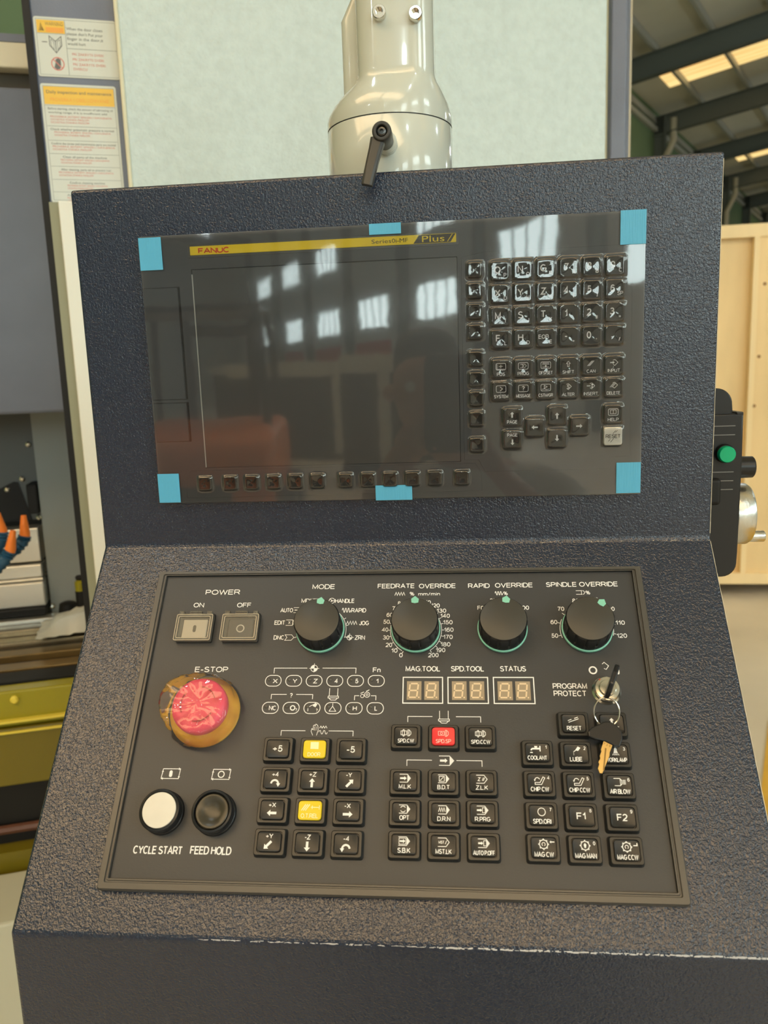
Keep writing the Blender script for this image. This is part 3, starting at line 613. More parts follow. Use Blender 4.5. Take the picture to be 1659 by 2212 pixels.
B_((-60.5, 146.4), (-57.9, 142.6), (-55.3, 146.4), (-60.5, 146.4), w_=.45); B_((-57.9, 142.6), (-57.9, 140.2), w_=.45)           # tool clamp
fl('printed_symbol')
b.circ(-88.4, -144.0, 1.7, .8, Z); b.letter('?', -85.6, -145.4, 1.4, 2.3, Z)
fl('printed_symbol')
B_((-76.6, 146.4), (-76.6, 143.4), (-72.0, 141.0), w_=.45); b.fill([(-73.2, -142.4), (-71.4, -140.0), (-69.6, -141.0), (-71.0, -143.4)], Z); b.letter('?', -69.8, -145.6, 1.4, 2.3, Z)
fl('printed_symbol')
b.circ(-35.8, -134.6, 1.3, .4, Z); b.circ(-32.2, -133.6, 2.0, .45, Z); b.circ(-32.2, -133.6, .8, .4, Z); B_((-37.2, 132.6), (-34.6, 131.4)); B_((-33.0, 131.0), (-30.6, 129.8))
fl('printed_symbol')
# hand with jog waves
B_((-71.4, 164.6), (-72.8, 161.6), (-72.4, 159.6), (-71.4, 160.4), (-71.4, 157.4), (-70.6, 156.8), (-70.0, 157.4), (-69.6, 156.2), (-68.8, 156.6), (-68.0, 157.4), (-67.6, 160.8), (-68.6, 164.6), w_=.4)
fl('printed_symbol')
B_((-70.4, 158), (-70.4, 161), w_=.3); B_((-69.2, 158), (-69.2, 161), w_=.3); zig(-63.8, 158.4, 5.6, 1.6, 6, .4); wave(-63.8, 162.2, 6.4, 2.6, 2, .4)
fl('printed_symbol')
# program arrow
B_((22.0, 178.6), (29.6, 178.6), (32.6, 181.9), (29.6, 185.2), (22.0, 185.2), w_=.5); b.fill([(29.6, -178.7), (32.5, -181.9), (29.6, -185.1)], Z); arrow(b, 0, 5.4, 1.5, 1.6, 25.4, -181.9, Z)
fl('printed_symbol')
# knob captions
zig(-9.2, 50.0, 8.2, 2.8, 8, .5); wave(70.0, 50.2, 6.0, 3.0, 3, .5); B_((130.5, 48.6), (135.2, 48.6), w_=.45); B_((130.5, 51.8), (135.2, 51.8), w_=.45); b.circ(135.6, -50.2, 1.6, .45, Z, -90, 90, 8); B_((134.8, 48.2), (134.8, 52.2), w_=.4)
fl('printed_symbol')
zig(-47.2, 75.0, 8.6, 3.0, 8, .5); wave(-52.0, 64.0, 6.8, 3.6, 3, .5)
fl('printed_symbol')
B_((-78.5, 53.6), (-83.0, 53.6), w_=.1); B_((-79.9, 53.8), (-74.2, 53.8), (-72.6, 55.6), (-74.2, 57.6), (-79.9, 57.6)); b.stroke([(-79.0, -54.8), (-75.2, -54.8), (-75.2, -56.8), (-79.0, -56.8)], .4, Z, True)
fl('printed_symbol')
b.circ(-64.4, -55.6, 2.3, .5, Z); b.disc(-64.4, -55.6, .7, Z); [B_((-64.4, 55.6), (-64.4 + 2.2 * math.cos(R(a)), 55.6 + 2.2 * math.sin(R(a)))) for a in (0, 130, 230)]
fl('printed_symbol')
B_((-95.2, 61.4), (-89.4, 61.4), w_=.45); B_((-95.2, 65.8), (-89.4, 65.8), w_=.45); arrow(b, 0, 4.0, .9, 1.1, -92.4, -63.6, Z)
fl('printed_symbol')
B_((-100.4, 72.2), (-95.0, 72.2), (-93.2, 74.5), (-95.0, 76.8), (-100.4, 76.8)); b.fill([(-95.2, -72.3), (-93.4, -74.5), (-95.2, -76.7)], Z); b.letter('X', -97.6, -74.4, 1.8, 2.6, Z)
fl('printed_symbol')
b.stroke([(-100.0, -84.9), (-94.8, -84.9), (-92.8, -87.2), (-94.8, -89.6), (-100.0, -89.6), (-98.4, -87.2)], .45, Z, True)
fl('printed_symbol')
# dial arcs and ticks
def dial(cx, targets, a0, a1):
    b.circ(cx, -81.4, 20.2, .5, Z, a0, a1, 30)
    for tx, td in targets:
        v = Vector((tx - cx, 81.4 - td)).normalized(); b.stroke([(cx + v.x * 20.0, -81.4 + v.y * 20.0), (cx + v.x * 22.3, -81.4 + v.y * 22.3)], .5, Z)
dial(4.2, [(-7.2, 102.1), (-12.4, 98.3), (-16.8, 93.7), (-19.2, 87.5), (-20.2, 81.4), (-19.3, 74.6), (-16.9, 68.3), (-12.6, 62.7), (19.4, 60.5), (24.2, 65.0), (27.1, 69.4), (29.2, 74.9), (29.9, 81.4), (29.2, 87.6), (27.2, 93.3), (23.4, 98.0), (17.9, 102.1)], -57, 238)
fl('printed_symbol')
dial(-71.5, [(-92, 87.2), (-92.5, 74.6), (-50.5, 70.0), (-48.5, 76.6), (-49.0, 87.4)], -18, 62)
fl('printed_symbol')
dial(135.8, [(114.5, 86.6), (114.6, 75.8), (118.5, 68.0), (158.5, 85.6), (157.5, 77.5)], -15, 30); b.circ(135.8, -81.4, 20.2, .5, Z, 155, 200, 12)
fl('printed_symbol')
dial(71.4, [(56, 66), (87, 66)], 40, 60)
fl('printed_symbol')
# cycle symbols
for cx, kind in ((-174.6, 0), (-136.7, 1)):
    d0, d1 = 190.0, 197.0
    P = [(cx - 6.2, d0), (cx + 6.8, d0), (cx + 6.2, d1), (cx - 6.8, d1)]
    B_(*P, P[0])
    arrow(b, 0, 3, .4, 1.0, cx + 5.2, -d0, Z + .01); arrow(b, 180, 3, .4, 1.0, cx - 5.2, -d1, Z + .01); arrow(b, 90, 2.6, .4, .9, cx - 6.3, -192.4, Z + .01); arrow(b, -90, 2.6, .4, .9, cx + 6.4, -195.2, Z + .01)
    if kind: b.circ(cx, -193.5, 2.2, .7, Z)
    else: b.fill([p[:2] for p in rr(2.4, 4.8, 1.2, 0, cx, -193.5, 5)], Z)
    fl('printed_symbol')
# key switch symbols
b.circ(137.2, -114.2, 2.6, 1.1, Z); b.stroke([(144.4, -109.4), (146.0, -108.0), (149.0, -110.8), (147.0, -113.6), (145.4, -112.8)], .5, Z); b.fill([p[:2] for p in rr(2.0, 6.0, 1.0, 0, 155.4, -114.4, 4)], Z)
fl('printed_symbol')
# display frames
for cx in (9.9, 43.8, 77.9): b.stroke([(cx - 14.9, -119.9), (cx + 14.9, -119.9), (cx + 14.9, -139.9), (cx - 14.9, -139.9)], .8, Z, True); fl('display_outline')
fl('printed_symbol')
# indicator lamps
lamp = None
for k_ in range(6):
    for d in (122.8, 144.0):
        loc = ((-109.0 + 16.0 * k_) * MM, -d * MM + .001, .005)
        if lamp is None: lamp = MB().lathe([(1.3, 0), (1.3, .5), (.9, 1.0), (.3, 1.2)], 10).build('indicator_lamp', mat('lamp_lens', (.10, .095, .085), rough=.25), OP, smooth=True, loc=loc)
        else: clone(lamp, OP, loc)
# seven segment displays
def seg7(b, cx, cy, z):
    w_, h_, s_ = 3.1, 5.3, .55
    f = lambda x, y: (cx + x + y * .12, cy + y)
    for P in (((-w_ + s_, h_), (w_ - s_, h_)), ((-w_ + s_, 0), (w_ - s_, 0)), ((-w_ + s_, -h_), (w_ - s_, -h_)), ((-w_, h_ - s_), (-w_, s_)), ((w_, h_ - s_), (w_, s_)), ((-w_, -s_), (-w_, -h_ + s_)), ((w_, -s_), (w_, -h_ + s_))):
        b.stroke([f(*P[0]), f(*P[1])], 1.15, z)
    b.disc(cx + 4.1, cy - 5.3, .6, z, 8)
for cx in (9.9, 43.8, 77.9):
    for dx in (-6.5, 6.7):
        dg = MB().box(cx + dx - 5.5, cx + dx + 5.5, -137.4, -123.0, 4.9, 5.25).build('display_digit', SEGB, OP)
        b2 = MB(); seg7(b2, cx + dx - .5, -130.2, 5.32); b2.build('segments', SEGL, dg)

# push keys
def txt(t, w_, y=-3.4, cap=3.0): return lambda b: b.letter(t, 0, y, w_, cap)
def prog(b, cx=0, cy=2.0, wd=7.6, h=5.4, solid=True):
    b.stroke([(cx - wd / 2, cy + h / 2), (cx + wd * .22, cy + h / 2), (cx + wd / 2, cy), (cx + wd * .22, cy - h / 2), (cx - wd / 2, cy - h / 2)], .45)
    if solid: b.fill([(cx + wd * .22, cy + h / 2), (cx + wd / 2, cy), (cx + wd * .22, cy - h / 2)])
def arc_arrow(b, s_):
    b.circ(0, -3.4, 2.6, 1.3, 0, 5, 175, 10); x = 2.6 * s_; b.fill([(x - 1.5, -3.0), (x + 1.5, -3.0), (x, -5.4)])
def spd(b, dot=False):
    b.stroke([(-3.6, 3.4), (.6, 3.4), (.6, .6), (-3.6, .6)], .4, 0, True); b.stroke([(1.4, 4.2), (2.3, 4.2), (2.3, -.2), (1.4, -.2)], .4, 0, True); b.stroke([(2.5, 4), (3.6, 2.9), (3.6, 1.1), (2.5, 0)], .4)
    if dot: b.circ(-1.4, 2, .8, .4)
    else: b.stroke([(-1.7, 4.6), (-1.0, 3.6), (-1.0, .4), (-1.7, -.6)], .5); b.stroke([(-1.8, 4.5), (-2.5, 3.6), (-2.5, .4), (-1.8, -.5)], .35)
def gear(b, r_=2.7):
    b.circ(0, 2.1, r_, .55); [b.stroke([(math.cos(R(a)) * (r_ - .1), 2.1 + math.sin(R(a)) * (r_ - .1)), (math.cos(R(a)) * (r_ + .8), 2.1 + math.sin(R(a)) * (r_ + .8))], .8) for a in range(0, 360, 45)]
def tap(b):
    b.box(-3.4, 1.6, 1.9, 3.1, 0, .02); b.box(1.4, 2.2, .6, 4.4, 0, .02); b.box(-2.0, -.2, 3.0, 4.0, 0, .02); b.box(-2.2, 0, 3.9, 4.4, 0, .02); b.circ(-3.2, 1.3, 1.2, 1.0, 0, 90, 180, 5); b.fill([(-5, .2), (-3.6, .2), (-3.2, -.5), (-5.4, -.5)])
def lube(b): b.fill([(-.6, 2.2), (1.4, 4.8), (3.2, 3.8), (1.4, 1.6)]); b.stroke([(0, 2.2), (-1.6, 1.2)], .5); [b.disc(-1.7, .8 - .9 * i, .25, 0, 6) for i in range(3)]
def bulb(b): b.disc(0, 3.0, 1.0, 0, 10, 1.5); b.fill([(-1, 2.4), (1, 2.4), (1.5, .6), (-1.5, .6)]); [b.stroke([(x * .7, .3), (x, -.9)], .4) for x in (-2.2, -1, 0, 1, 2.2)]
def chip(b): b.stroke([(-3.2, .4), (.2, .4), (2.4, 4.2), (3.6, 3.6), (1.2, -.9), (-3.2, -.9)], .45, 0, True); b.circ(-1.6, 2.0, 1.7, .5, 0, 20, 170, 8); b.fill([(-4, 2.4), (-2.6, 2.4), (-3.4, 1.2)])
def blow(b): b.stroke([(-3.6, 4.4), (.6, 4.4), (1.8, 3.2), (1.8, .8), (.6, -.4), (-3.2, -.4)], .45); b.stroke([(.8, 4.2), (.8, -.2)], .4); [b.stroke([(2.4, y), (4.4, y)], .4) for y in (.8, 1.6, 2.4, 3.2)]
def sup(t): return lambda b: b.letter(t, 6.0, 3.6, None, 2.4)
KEYS = [
 (-95.2, 176.2, 0, 0, lambda b: b.letter('+5', 0, 0, 7.6, 4.6)), (-41.4, 176.4, 0, 0, lambda b: b.letter('-5', 0, 0, 6.4, 4.6)),
 (-68.0, 176.3, 1, 'yellow key for the door', lambda b: (b.box(-3, 3, 0, 5, 0, .02), b.letter('DOOR', 0, -3.8, 9.4, 2.8))),
 (-94.8, 197.7, 0, 0, lambda b: (b.letter('+4', 0, 3.2, 5.0, 3.2), arc_arrow(b, 1))), (-67.9, 197.8, 0, 0, lambda b: (b.letter('+Z', .2, 3.6, 5.4, 3.2), arrow(b, 90, 6.2, 1.7, 2.1, 0, -2.2))), (-41.2, 197.9, 0, 0, lambda b: (b.letter('-Y', -.4, 3.6, 4.4, 3.2), arrow(b, 45, 7, 1.7, 2.1, .4, -2.0))),
 (-94.8, 218.6, 0, 0, lambda b: (b.letter('+X', 0, 3.2, 5.4, 3.2), arrow(b, 180, 6.8, 1.7, 2.1, 0, -2.2))), (-41.1, 218.6, 0, 0, lambda b: (b.letter('-X', -.4, 3.4, 4.6, 3.2), arrow(b, 0, 6.8, 1.7, 2.1, 0, -2.2))),
 (-67.9, 218.6, 1, 'yellow key for overtravel release', lambda b: ([b.stroke([(-6 + i * 1.4, -.2), (-3 + i * 1.4, 4)], .7) for i in range(3)], b.stroke([(.6, 2), (6.6, 2)], .5), b.stroke([(1.6, 3.2), (1.6, .8)], .5), b.stroke([(6.6, 3.4), (6.6, .6)], .5), b.letter('O.T.REL', 0, -3.6, 12.2, 3.0))),
 (-94.6, 239.5, 0, 0, lambda b: (b.letter('+Y', 0, 3.6, 5.2, 3.2), arrow(b, 225, 7, 1.7, 2.1, -.8, -2.2))), (-67.9, 239.7, 0, 0, lambda b: (b.letter('-Z', 0, 3.6, 4.2, 3.2), arrow(b, -90, 6.2, 1.7, 2.1, 0, -2.4))), (-41.1, 239.8, 0, 0, lambda b: (b.letter('-4', 0, 3.2, 4.2, 3.2), arc_arrow(b, -1))),
 (-1.7, 166.1, 0, 0, lambda b: (spd(b), b.letter('SPD.CW', 0, -3.6, 11.8, 2.9))), (25.4, 166.2, 2, 'red spindle stop key', lambda b: (spd(b, True), b.letter('SPD.SP', 0, -3.6, 11, 2.9))), (52.0, 166.3, 0, 0, lambda b: (spd(b), b.letter('SPD.CCW', 0, -3.8, 13.6, 2.9))),
 (-1.7, 198.0, 0, 0, lambda b: (prog(b), arrow(b, 0, 4.6, 1.2, 1.4, -1.2, 2), b.letter('M.L.K', 0, -3.6, 8.6, 3.0))), (25.3, 198.1, 0, 0, lambda b: (prog(b), b.stroke([(-3, 3.7), (.6, 3.7), (.6, .3), (-3, .3)], .4, 0, True), b.stroke([(-2.4, .8), (0, 3.2)], .4), b.letter('B.D.T', 0, -3.6, 8.6, 3.0))), (51.9, 198.0, 0, 0, lambda b: (prog(b, solid=False), b.letter('Z', -1.8, 2, None, 2.6), b.stroke([(.3, .9), (1.3, 3.1)], .4), b.stroke([(1.1, .9), (2.1, 3.1)], .4), b.letter('Z.L.K', 0, -3.6, 8.4, 3.0))),
 (-1.7, 218.7, 0, 0, lambda b: (prog(b), b.circ(-1, 2, 1.9, .45, 0, 30, 150, 8), b.circ(-1, 2, 1.9, .45, 0, 210, 330, 8), b.letter('OPT', 0, -3.6, 6.8, 3.2))), (25.4, 218.8, 0, 0, lambda b: (prog(b), b.stroke([(-3.6 + .75 * i, 3.4 if i % 2 else .8) for i in range(7)], .45), b.letter('D.R.N', 0, -3.8, 9, 3.0))), (51.8, 218.6, 0, 0, lambda b: (prog(b), arrow(b, 0, 3.6, 1.1, 1.1, -2, 2), b.stroke([(.0, 3.6), (1.8, 3.6), (1.8, .4), (.0, .4)], .4, 0, True), b.letter('R.PRG', 0, -3.8, 10.6, 3.0))),
 (-1.6, 239.4, 0, 0, lambda b: (prog(b), b.stroke([(-3.4, 3.9), (1.2, 3.9), (1.2, .1), (-3.4, .1)], .35, 0, True), arrow(b, 0, 3.8, 1.1, 1.3, -1.0, 2), b.letter('S.B.K', 0, -3.8, 8.8, 3.2))), (25.1, 239.6, 0, 0, lambda b: (prog(b, solid=False), b.letter('MST', -1.4, 2, 3.8, 1.9), b.stroke([(1.2, .9), (2.1, 3.1)], .4), b.letter('MST.LK', 0, -3.8, 10.8, 3.1))), (52.0, 239.7, 0, 0, lambda b: (prog(b), arrow(b, 0, 3.4, 1.1, 1.1, -2, 2), b.stroke([(.0, 3.6), (1.8, 3.6), (1.8, .4), (.0, .4)], .4, 0, True), b.letter('AUTO P.OFF', 0, -4.0, 14.4, 3.0))),
 (118.6, 156.2, 0, 0, lambda b: (b.stroke([(-3.6, .6), (3.6, 3.2)], .5), b.stroke([(-4, 1.8), (-1.4, 2.8)], .5), b.stroke([(.6, 3.4), (3.2, 4.4)], .5), b.letter('RESET', 0, -3.6, 10.2, 3.2))), (145.3, 156.3, 0, 0, lambda b: (arrow(b, 90, 4.6, 1.4, 1.6, 0, 1.8), b.letter('SHIFT', 0, -3.6, 9.8, 3.2))),
 (91.7, 177.0, 0, 0, lambda b: (tap(b), sup('1')(b), b.letter('COOLANT', -.4, -3.8, 13.4, 3.0))), (118.4, 177.5, 0, 0, lambda b: (lube(b), sup('2')(b), b.letter('LUBE', -.4, -4.0, 8.6, 3.2))), (145.5, 177.7, 0, 0, lambda b: (bulb(b), sup('3')(b), b.letter('WORKLAMP', 0, -4.0, 14.4, 3.0))),
 (91.8, 198.1, 0, 0, lambda b: (chip(b), sup('4')(b), b.letter('CHIP CW', -.2, -4.0, 12.4, 3.2))), (118.5, 198.3, 0, 0, lambda b: (chip(b), sup('5')(b), b.letter('CHIP CCW', 0, -4.0, 13.8, 3.2))), (145.6, 198.7, 0, 0, lambda b: (blow(b), b.letter('6', 6.4, 3.6, None, 2.4), b.letter('AIR BLOW', 0, -4.2, 13.6, 3.2))),
 (91.7, 219.1, 0, 0, lambda b: (b.circ(0, 2.1, 2.5, .5), sup('7')(b), b.letter('SPD.ORI', 0, -4.0, 12.2, 3.2))), (118.3, 219.3, 0, 0, lambda b: (b.letter('F1', -.4, 0, 6.2, 4.6), sup('8')(b))), (145.3, 219.5, 0, 0, lambda b: (b.letter('F2', -.4, -.2, 7.0, 4.6), sup('9')(b))),
 (91.6, 239.6, 0, 0, lambda b: (gear(b), b.circ(0, 2.1, 1.1, .4, 0, -60, 240, 8), arrow(b, 180, 3.2, .6, .9, 5.6, 3.6), b.letter('MAG CW', 0, -4.2, 12.6, 3.2))), (118.7, 239.9, 0, 0, lambda b: (gear(b), b.fill([(-.9, 2.6), (0, 3.8), (.9, 2.6), (.4, .6), (-.4, .6)]), sup('0')(b), b.letter('MAG MAN', 0, -4.2, 13.8, 3.2))), (145.6, 240.2, 0, 0, lambda b: (gear(b), b.circ(0, 2.1, 1.1, .4, 0, -60, 240, 8), b.stroke([(4.4, 3.0), (6.8, 3.0), (6.8, 4.6)], .6), b.letter('MAG CCW', 0, -4.2, 13.4, 3.2))),
]
hs = MB(); hs.loft([rr(23.0, 19.0, 2.0, 0, seg=3), rr(22.6, 18.6, 2.0, 1.0, seg=3), rr(21.6, 17.4, 1.8, 4.8, seg=3), rr(20.6, 16.4, 1.6, 5.4, seg=3), rr(17.6, 14.0, 2.2, 5.4, seg=3), rr(17.2, 13.6, 2.2, 4.2, seg=3)], False, True)
hm = hs.build('push_key', HOUS, OP, smooth=True, angle=40); first = True
cs = MB(); cs.loft([rr(16.4, 12.8, 2.2, 4.2, seg=3), rr(16.4, 12.8, 2.2, 6.6, seg=3), rr(15.8, 12.2, 2.0, 7.0, seg=3), rr(15.2, 11.6, 1.8, 6.9, seg=3)], False, True)
capme = {}
for x, d, kd, lab, dr in KEYS:
    h = hm if first else clone(hm, OP); first = False; h.location = (x * MM, -d * MM, .005)
    if kd not in capme:
        c = cs.build('keycap', (KEYB, YEL, RED)[kd], h, smooth=True, angle=25); capme[kd] = c
    else: c = clone(capme[kd], h)
    if lab: h['label'] = lab
    b = MB(); dr(b); b.build('key_legend', (WHITE, PALE, PINKP)[kd], h, loc=(0, 0, .00703))

# rotary knobs
def knob(cx, ang):
    t = MB(); fl = lambda r_, z, f: r_ - (.75 if (abs(((f * 14) % 1) - .5) > .43 and 8 < z < 21 and r_ > 15) else 0)
    t.lathe([(18.4, 3.0), (18.4, 8.0), (18.1, 8.6), (18.2, 20.6), (17.4, 21.8), (16.8, 21.9)], 112, cap1=True, fn=fl)
    k_ = t.build('rotary_knob', BLACK, OP, smooth=True, angle=30, loc=(cx * MM, -.0814, .005))
    MB().lathe([(17.5, 21.6), (17.3, 22.0), (16.9, 22.15)], 64).build('knob_cap', KNOB, k_, smooth=True, angle=30)
    MB().lathe([(19.3, 1.2), (19.3, 3.2), (18.4, 3.6)], 64, cap1=False).build('knob_ring', TEAL, k_, smooth=True, angle=30)
    p = MB(); f = lambda x, y: (x * math.cos(R(ang)) + y * math.sin(R(ang)), -x * math.sin(R(ang)) + y * math.cos(R(ang)))
    p.prism([f(*q_) for q_ in ((-2.6, 13.6), (0, 13.0), (2.6, 13.6), (3.0, 16.6), (0, 19.0), (-3.0, 16.6))], 20, 22.4); p.build('knob_pointer', TEAL, k_)
for cx, ang in ((-71.5, 8), (4.2, 1), (71.4, 10), (135.8, 38)): knob(cx, ang)

# emergency stop
es = MB().lathe([(27.0, 0), (27.0, 1.4), (25.5, 2.4), (17, 3.0), (14, 6.0), (12.0, 9)], 48).build('emergency_stop', EYEL, OP, smooth=True, loc=(-.1556, -.1475, .005)); es['label'] = 'red mushroom stop button on a yellow disc'
MB().lathe([(12, 6), (19.0, 8), (20.8, 10.5), (20.8, 16), (19.6, 19.0), (16.5, 20.4), (14, 20.2), (11, 20.2)], 48, cap0=True).build('button_head', EMER, es, smooth=True, angle=50)
b = MB()
for a in (20, 140, 260): b.circ(0, 0, 13, 1.0, 20.6, a, a + 70, 10); 
b.build('turn_arrows', mat('print_dark_red', (.45, .015, .03)), es)
# cycle start, feed hold
for cx, m_, lab in ((-174.9, WARMW, 'white cycle start push button'), (-136.9, mat('button_brown_black', (.045, .040, .028), rough=.28), 'black feed hold push button')):
    o = MB().lathe([(15.2, 0), (15.2, 1.2), (14.6, 2.2), (14.2, 2.4), (14.2, 4.6), (14.7, 5.0), (14.7, 9.6), (14.2, 10.4), (12.9, 10.8), (12.5, 10.2), (12.5, 7)], 48, cap1=False).build('push_button', BLACK, OP, smooth=True, angle=40, loc=(cx * MM, -.2208, .005)); o['label'] = lab
    pr = [(12.2, 6), (12.2, 10.4), (11.9, 10.8), (6, 11.0)] if m_ is WARMW else [(11.8, 6), (11.8, 9.6), (11.2, 10.0), (9.3, 10.0), (7.0, 8.7), (3.5, 8.0)]
    MB().lathe(pr, 48).build('button_cap', m_, o, smooth=True, angle=30)
# power switches with hinged clear guards
for cx, on in ((-173.9, 1), (-136.2, 0)):
    o = MB(); o.loft([rr(29.6, 24.6, 1.2, 0), rr(29.6, 24.6, 1.2, 2.0), rr(28, 23, 1, 2.6), rr(21.5, 16.5, 1, 2.6, 0, -1.5), rr(21.5, 16.5, 1, .6, 0, -1.5)]); o = o.build('power_switch', HOUS, OP, loc=(cx * MM, -.0792, .005)); o['label'] = 'clear-covered power %s switch' % ('on' if on else 'off')
    q = MB(); q.box(-10, 10, -9.4, 6.4, .6, 3.6); q.build('rocker', WARMW if on else PLATE, o, bevel=.5, seg=1)
    b = MB()
    if on: b.fill([p[:2] for p in rr(2.6, 6.0, 1.3, 0, 0, -1.6, 4)], 3.7)
    else: b.circ(0, -1.6, 2.9, .9, 3.7)
    b.build('switch_mark', DARKP if on else WHITE, o)
    g = MB(); g.loft([rr(30, 22.6, 1, 2.8, 0, -1.6), rr(30, 22.6, 1, 6.8, 0, -1.6), rr(28.8, 21.4, 1, 7.2, 0, -1.6), rr(25.2, 17.8, .8, 7.2, 0, -1.6), rr(24.8, 17.4, .8, 6.2, 0, -1.6)], False, True)
    for x0, x1 in ((-13.5, -9.5), (9.5, 13.5), (-5, 5)): g.box(x0, x1, 9.8, 12.6, 2.6, 6.4)
    g.build('hinged_guard', CLEAR, o)
    q = MB(); q.tube([(-4.6, 11.0, 5.2), (4.6, 11.0, 5.2)], 1.3, 10); q.box(-12.6, -10.6, 10, 12.4, 2.6, 5.6); q.box(10.6, 12.6, 10, 12.4, 2.6, 5.6); q.build('hinge_pin', BLACK, o, smooth=True)
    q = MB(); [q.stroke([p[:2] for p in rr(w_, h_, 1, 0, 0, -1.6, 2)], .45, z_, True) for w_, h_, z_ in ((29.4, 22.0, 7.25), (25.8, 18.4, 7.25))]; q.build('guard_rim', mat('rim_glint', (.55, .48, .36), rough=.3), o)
# key switch lock
o = MB().lathe([(10.6, 0), (10.6, 1.0), (9.4, 2.2), (9.4, 5.4), (8.6, 6.4), (6.4, 6.6), (6.0, 7.4), (5.6, 8.2), (3, 8.4)], 40).build('key_switch', CHROME, OP, smooth=True, angle=30, loc=(.1452, -.1302, .005)); o['label'] = 'round chrome key switch'
b = MB(); b.disc(-5.0, 6.6, .6, 6.55, 8); b.build('red_dot', REDP, o)

# plastic wrapped round the stop button
q = MB(); n, rings = 72, []
prof = [(27.5, 1.0), (27.3, 6), (26.0, 9), (25.3, 11), (24.8, 14), (24.3, 17), (23.0, 20.8), (21, 22.0), (18, 22.6), (15, 22.6), (12, 22.7), (9, 22.6), (6, 22.6), (3, 22.6), (1, 22.6)]
for k_, (r_, z_) in enumerate(prof):
    rg = []
    for i in range(n):
        a = 2 * math.pi * i / n; x_, y_ = r_ * math.cos(a), r_ * math.sin(a)
        nn = noise.noise(Vector((math.cos(a) * 2.0, math.sin(a) * 2.0, z_ * .13 + 5))); wr = 1 - 2 * abs(noise.noise(Vector((x_ * .13, y_ * .13, z_ * .12)))); w2 = 1 - 2 * abs(noise.noise(Vector((x_ * .3 + 7, y_ * .3, z_ * .3))))
        rr_ = r_ * (1 + (.10 * nn if r_ > 22 else 0)) + (1.3 * wr if r_ > 20 else 0) + (6.5 * max(0, math.cos(a - R(165))) ** 4 if 8 < z_ < 21.5 else 0)
        rg.append((rr_ * math.cos(a), rr_ * math.sin(a), z_ + (1.1 * wr + .5 * w2 if z_ > 8 else 0)))
    rings.append(rg)
q.loft(rings, False, True); o = q.build('plastic_wrap', WRAP, None, smooth=True, angle=60); o.location = Vector((0, 0, FZ)) + Matrix.Rotation(OPR[0], 3, 'X') @ Vector((-.1556, -.1478, .005)); o.rotation_euler = OPR
tag(o, 'crinkled clear plastic bag wrapped around the red emergency stop button', 'plastic wrap')

# keys and ring, built in panel coordinates
def panelobj(name, **k): return empty(name, (0, 0, FZ), OPR, **k)
K1 = panelobj('key', label='black-headed key stuck in the chrome key switch', cat='key', group='keys on one ring')
q = MB(); q.obox((145.2, -130.2, 18), (1.6, 3.6, 0), (-.9, .4, 0), (0, 0, 6)); q.build('key_blade', BRASS, K1)
q = MB(); dirv = Vector((5.2, 12.2, 0)).normalized(); c0 = Vector((144.6, -133.0, 32)); pts = []
for a, l, h in ((0, 0, 0),): pass
shape = [(-12.5, 4), (-11.5, -3), (-8, -7), (-3, -10), (4, -10), (8, -6), (12, -1), (13, 4), (10, 9), (4, 12), (-5, 12), (-10, 9)]
nrm = Vector((-dirv.y, dirv.x, 0)); q.loft([[tuple(c0 + dirv * l + Vector((0, 0, h)) + nrm * t_ * 1.7) for l, h in shape] for t_ in (-1, 1)], True, True); q.build('key_head', BLACK, K1, bevel=.9, seg=2)
KR = panelobj('key_ring', label='thin steel ring joining the two keys', cat='key ring')
q = MB(); q.tube([(140.9 + 8.9 * math.cos(R(a)), -150.6 + 9.3 * math.sin(R(a)), 21 + 4.5 * math.sin(R(a))) for a in range(0, 361, 10)], .55, 8, caps=False)
q.tube([(140.9 + 8.9 * math.cos(R(a)), -150.8 + 9.3 * math.sin(R(a)), 20 + 4.5 * math.sin(R(a))) for a in range(-60, 200, 10)], .5, 8); q.build('ring_wire', CHROME, KR, smooth=True)
K2 = panelobj('key', label='loose key hanging from the ring, black head and brass blade', cat='key', group='keys on one ring')
q = MB(); hd = [(127.0, -163.6), (130.0, -160.8), (134.6, -158.8), (139.0, -156.6), (143.4, -156.6), (147.6, -159.4), (150.4, -164.0), (150.2, -169.0), (147.6, -174.4), (143.8, -173.6), (137.6, -170.4), (131.6, -169.2), (127.2, -167.4)]
q.loft([[(x, y, 15.0) for x, y in hd][::-1], [(x, y, 18.4) for x, y in hd][::-1]], True, True); q.f = [f_[::-1] for f_ in q.f]; q.build('key_head', BLACK, K2, bevel=.8, seg=2)
q = MB(); bl = [(137.4, -169.6), (143.4, -172.4), (140.6, -178.0), (140.2, -180.4), (137.8, -185.0), (134.0, -192.4), (132.2, -192.2), (131.2, -189.0), (132.4, -186.2), (132.0, -184.6), (133.6, -182.2), (133.4, -180.4), (134.8, -177.4), (134.6, -176.0)]
q.prism(bl, 15.9, 17.5); kb = q.build('key_blade', BRASS, K2, bevel=.2, seg=1)
q = MB(); q.obox((136.6, -182.6, 17.6), (3.4 * .44, 3.4 * 2.2, 0), (-.5, .12, 0), (0, 0, .14)); q.text('7 3 9', 139.2, -172.9, 5.0, 1.6, 17.6, -24); q.build('stamping', mat('brass_dark', (.22, .15, .06), rough=.4, metal=1), kb)
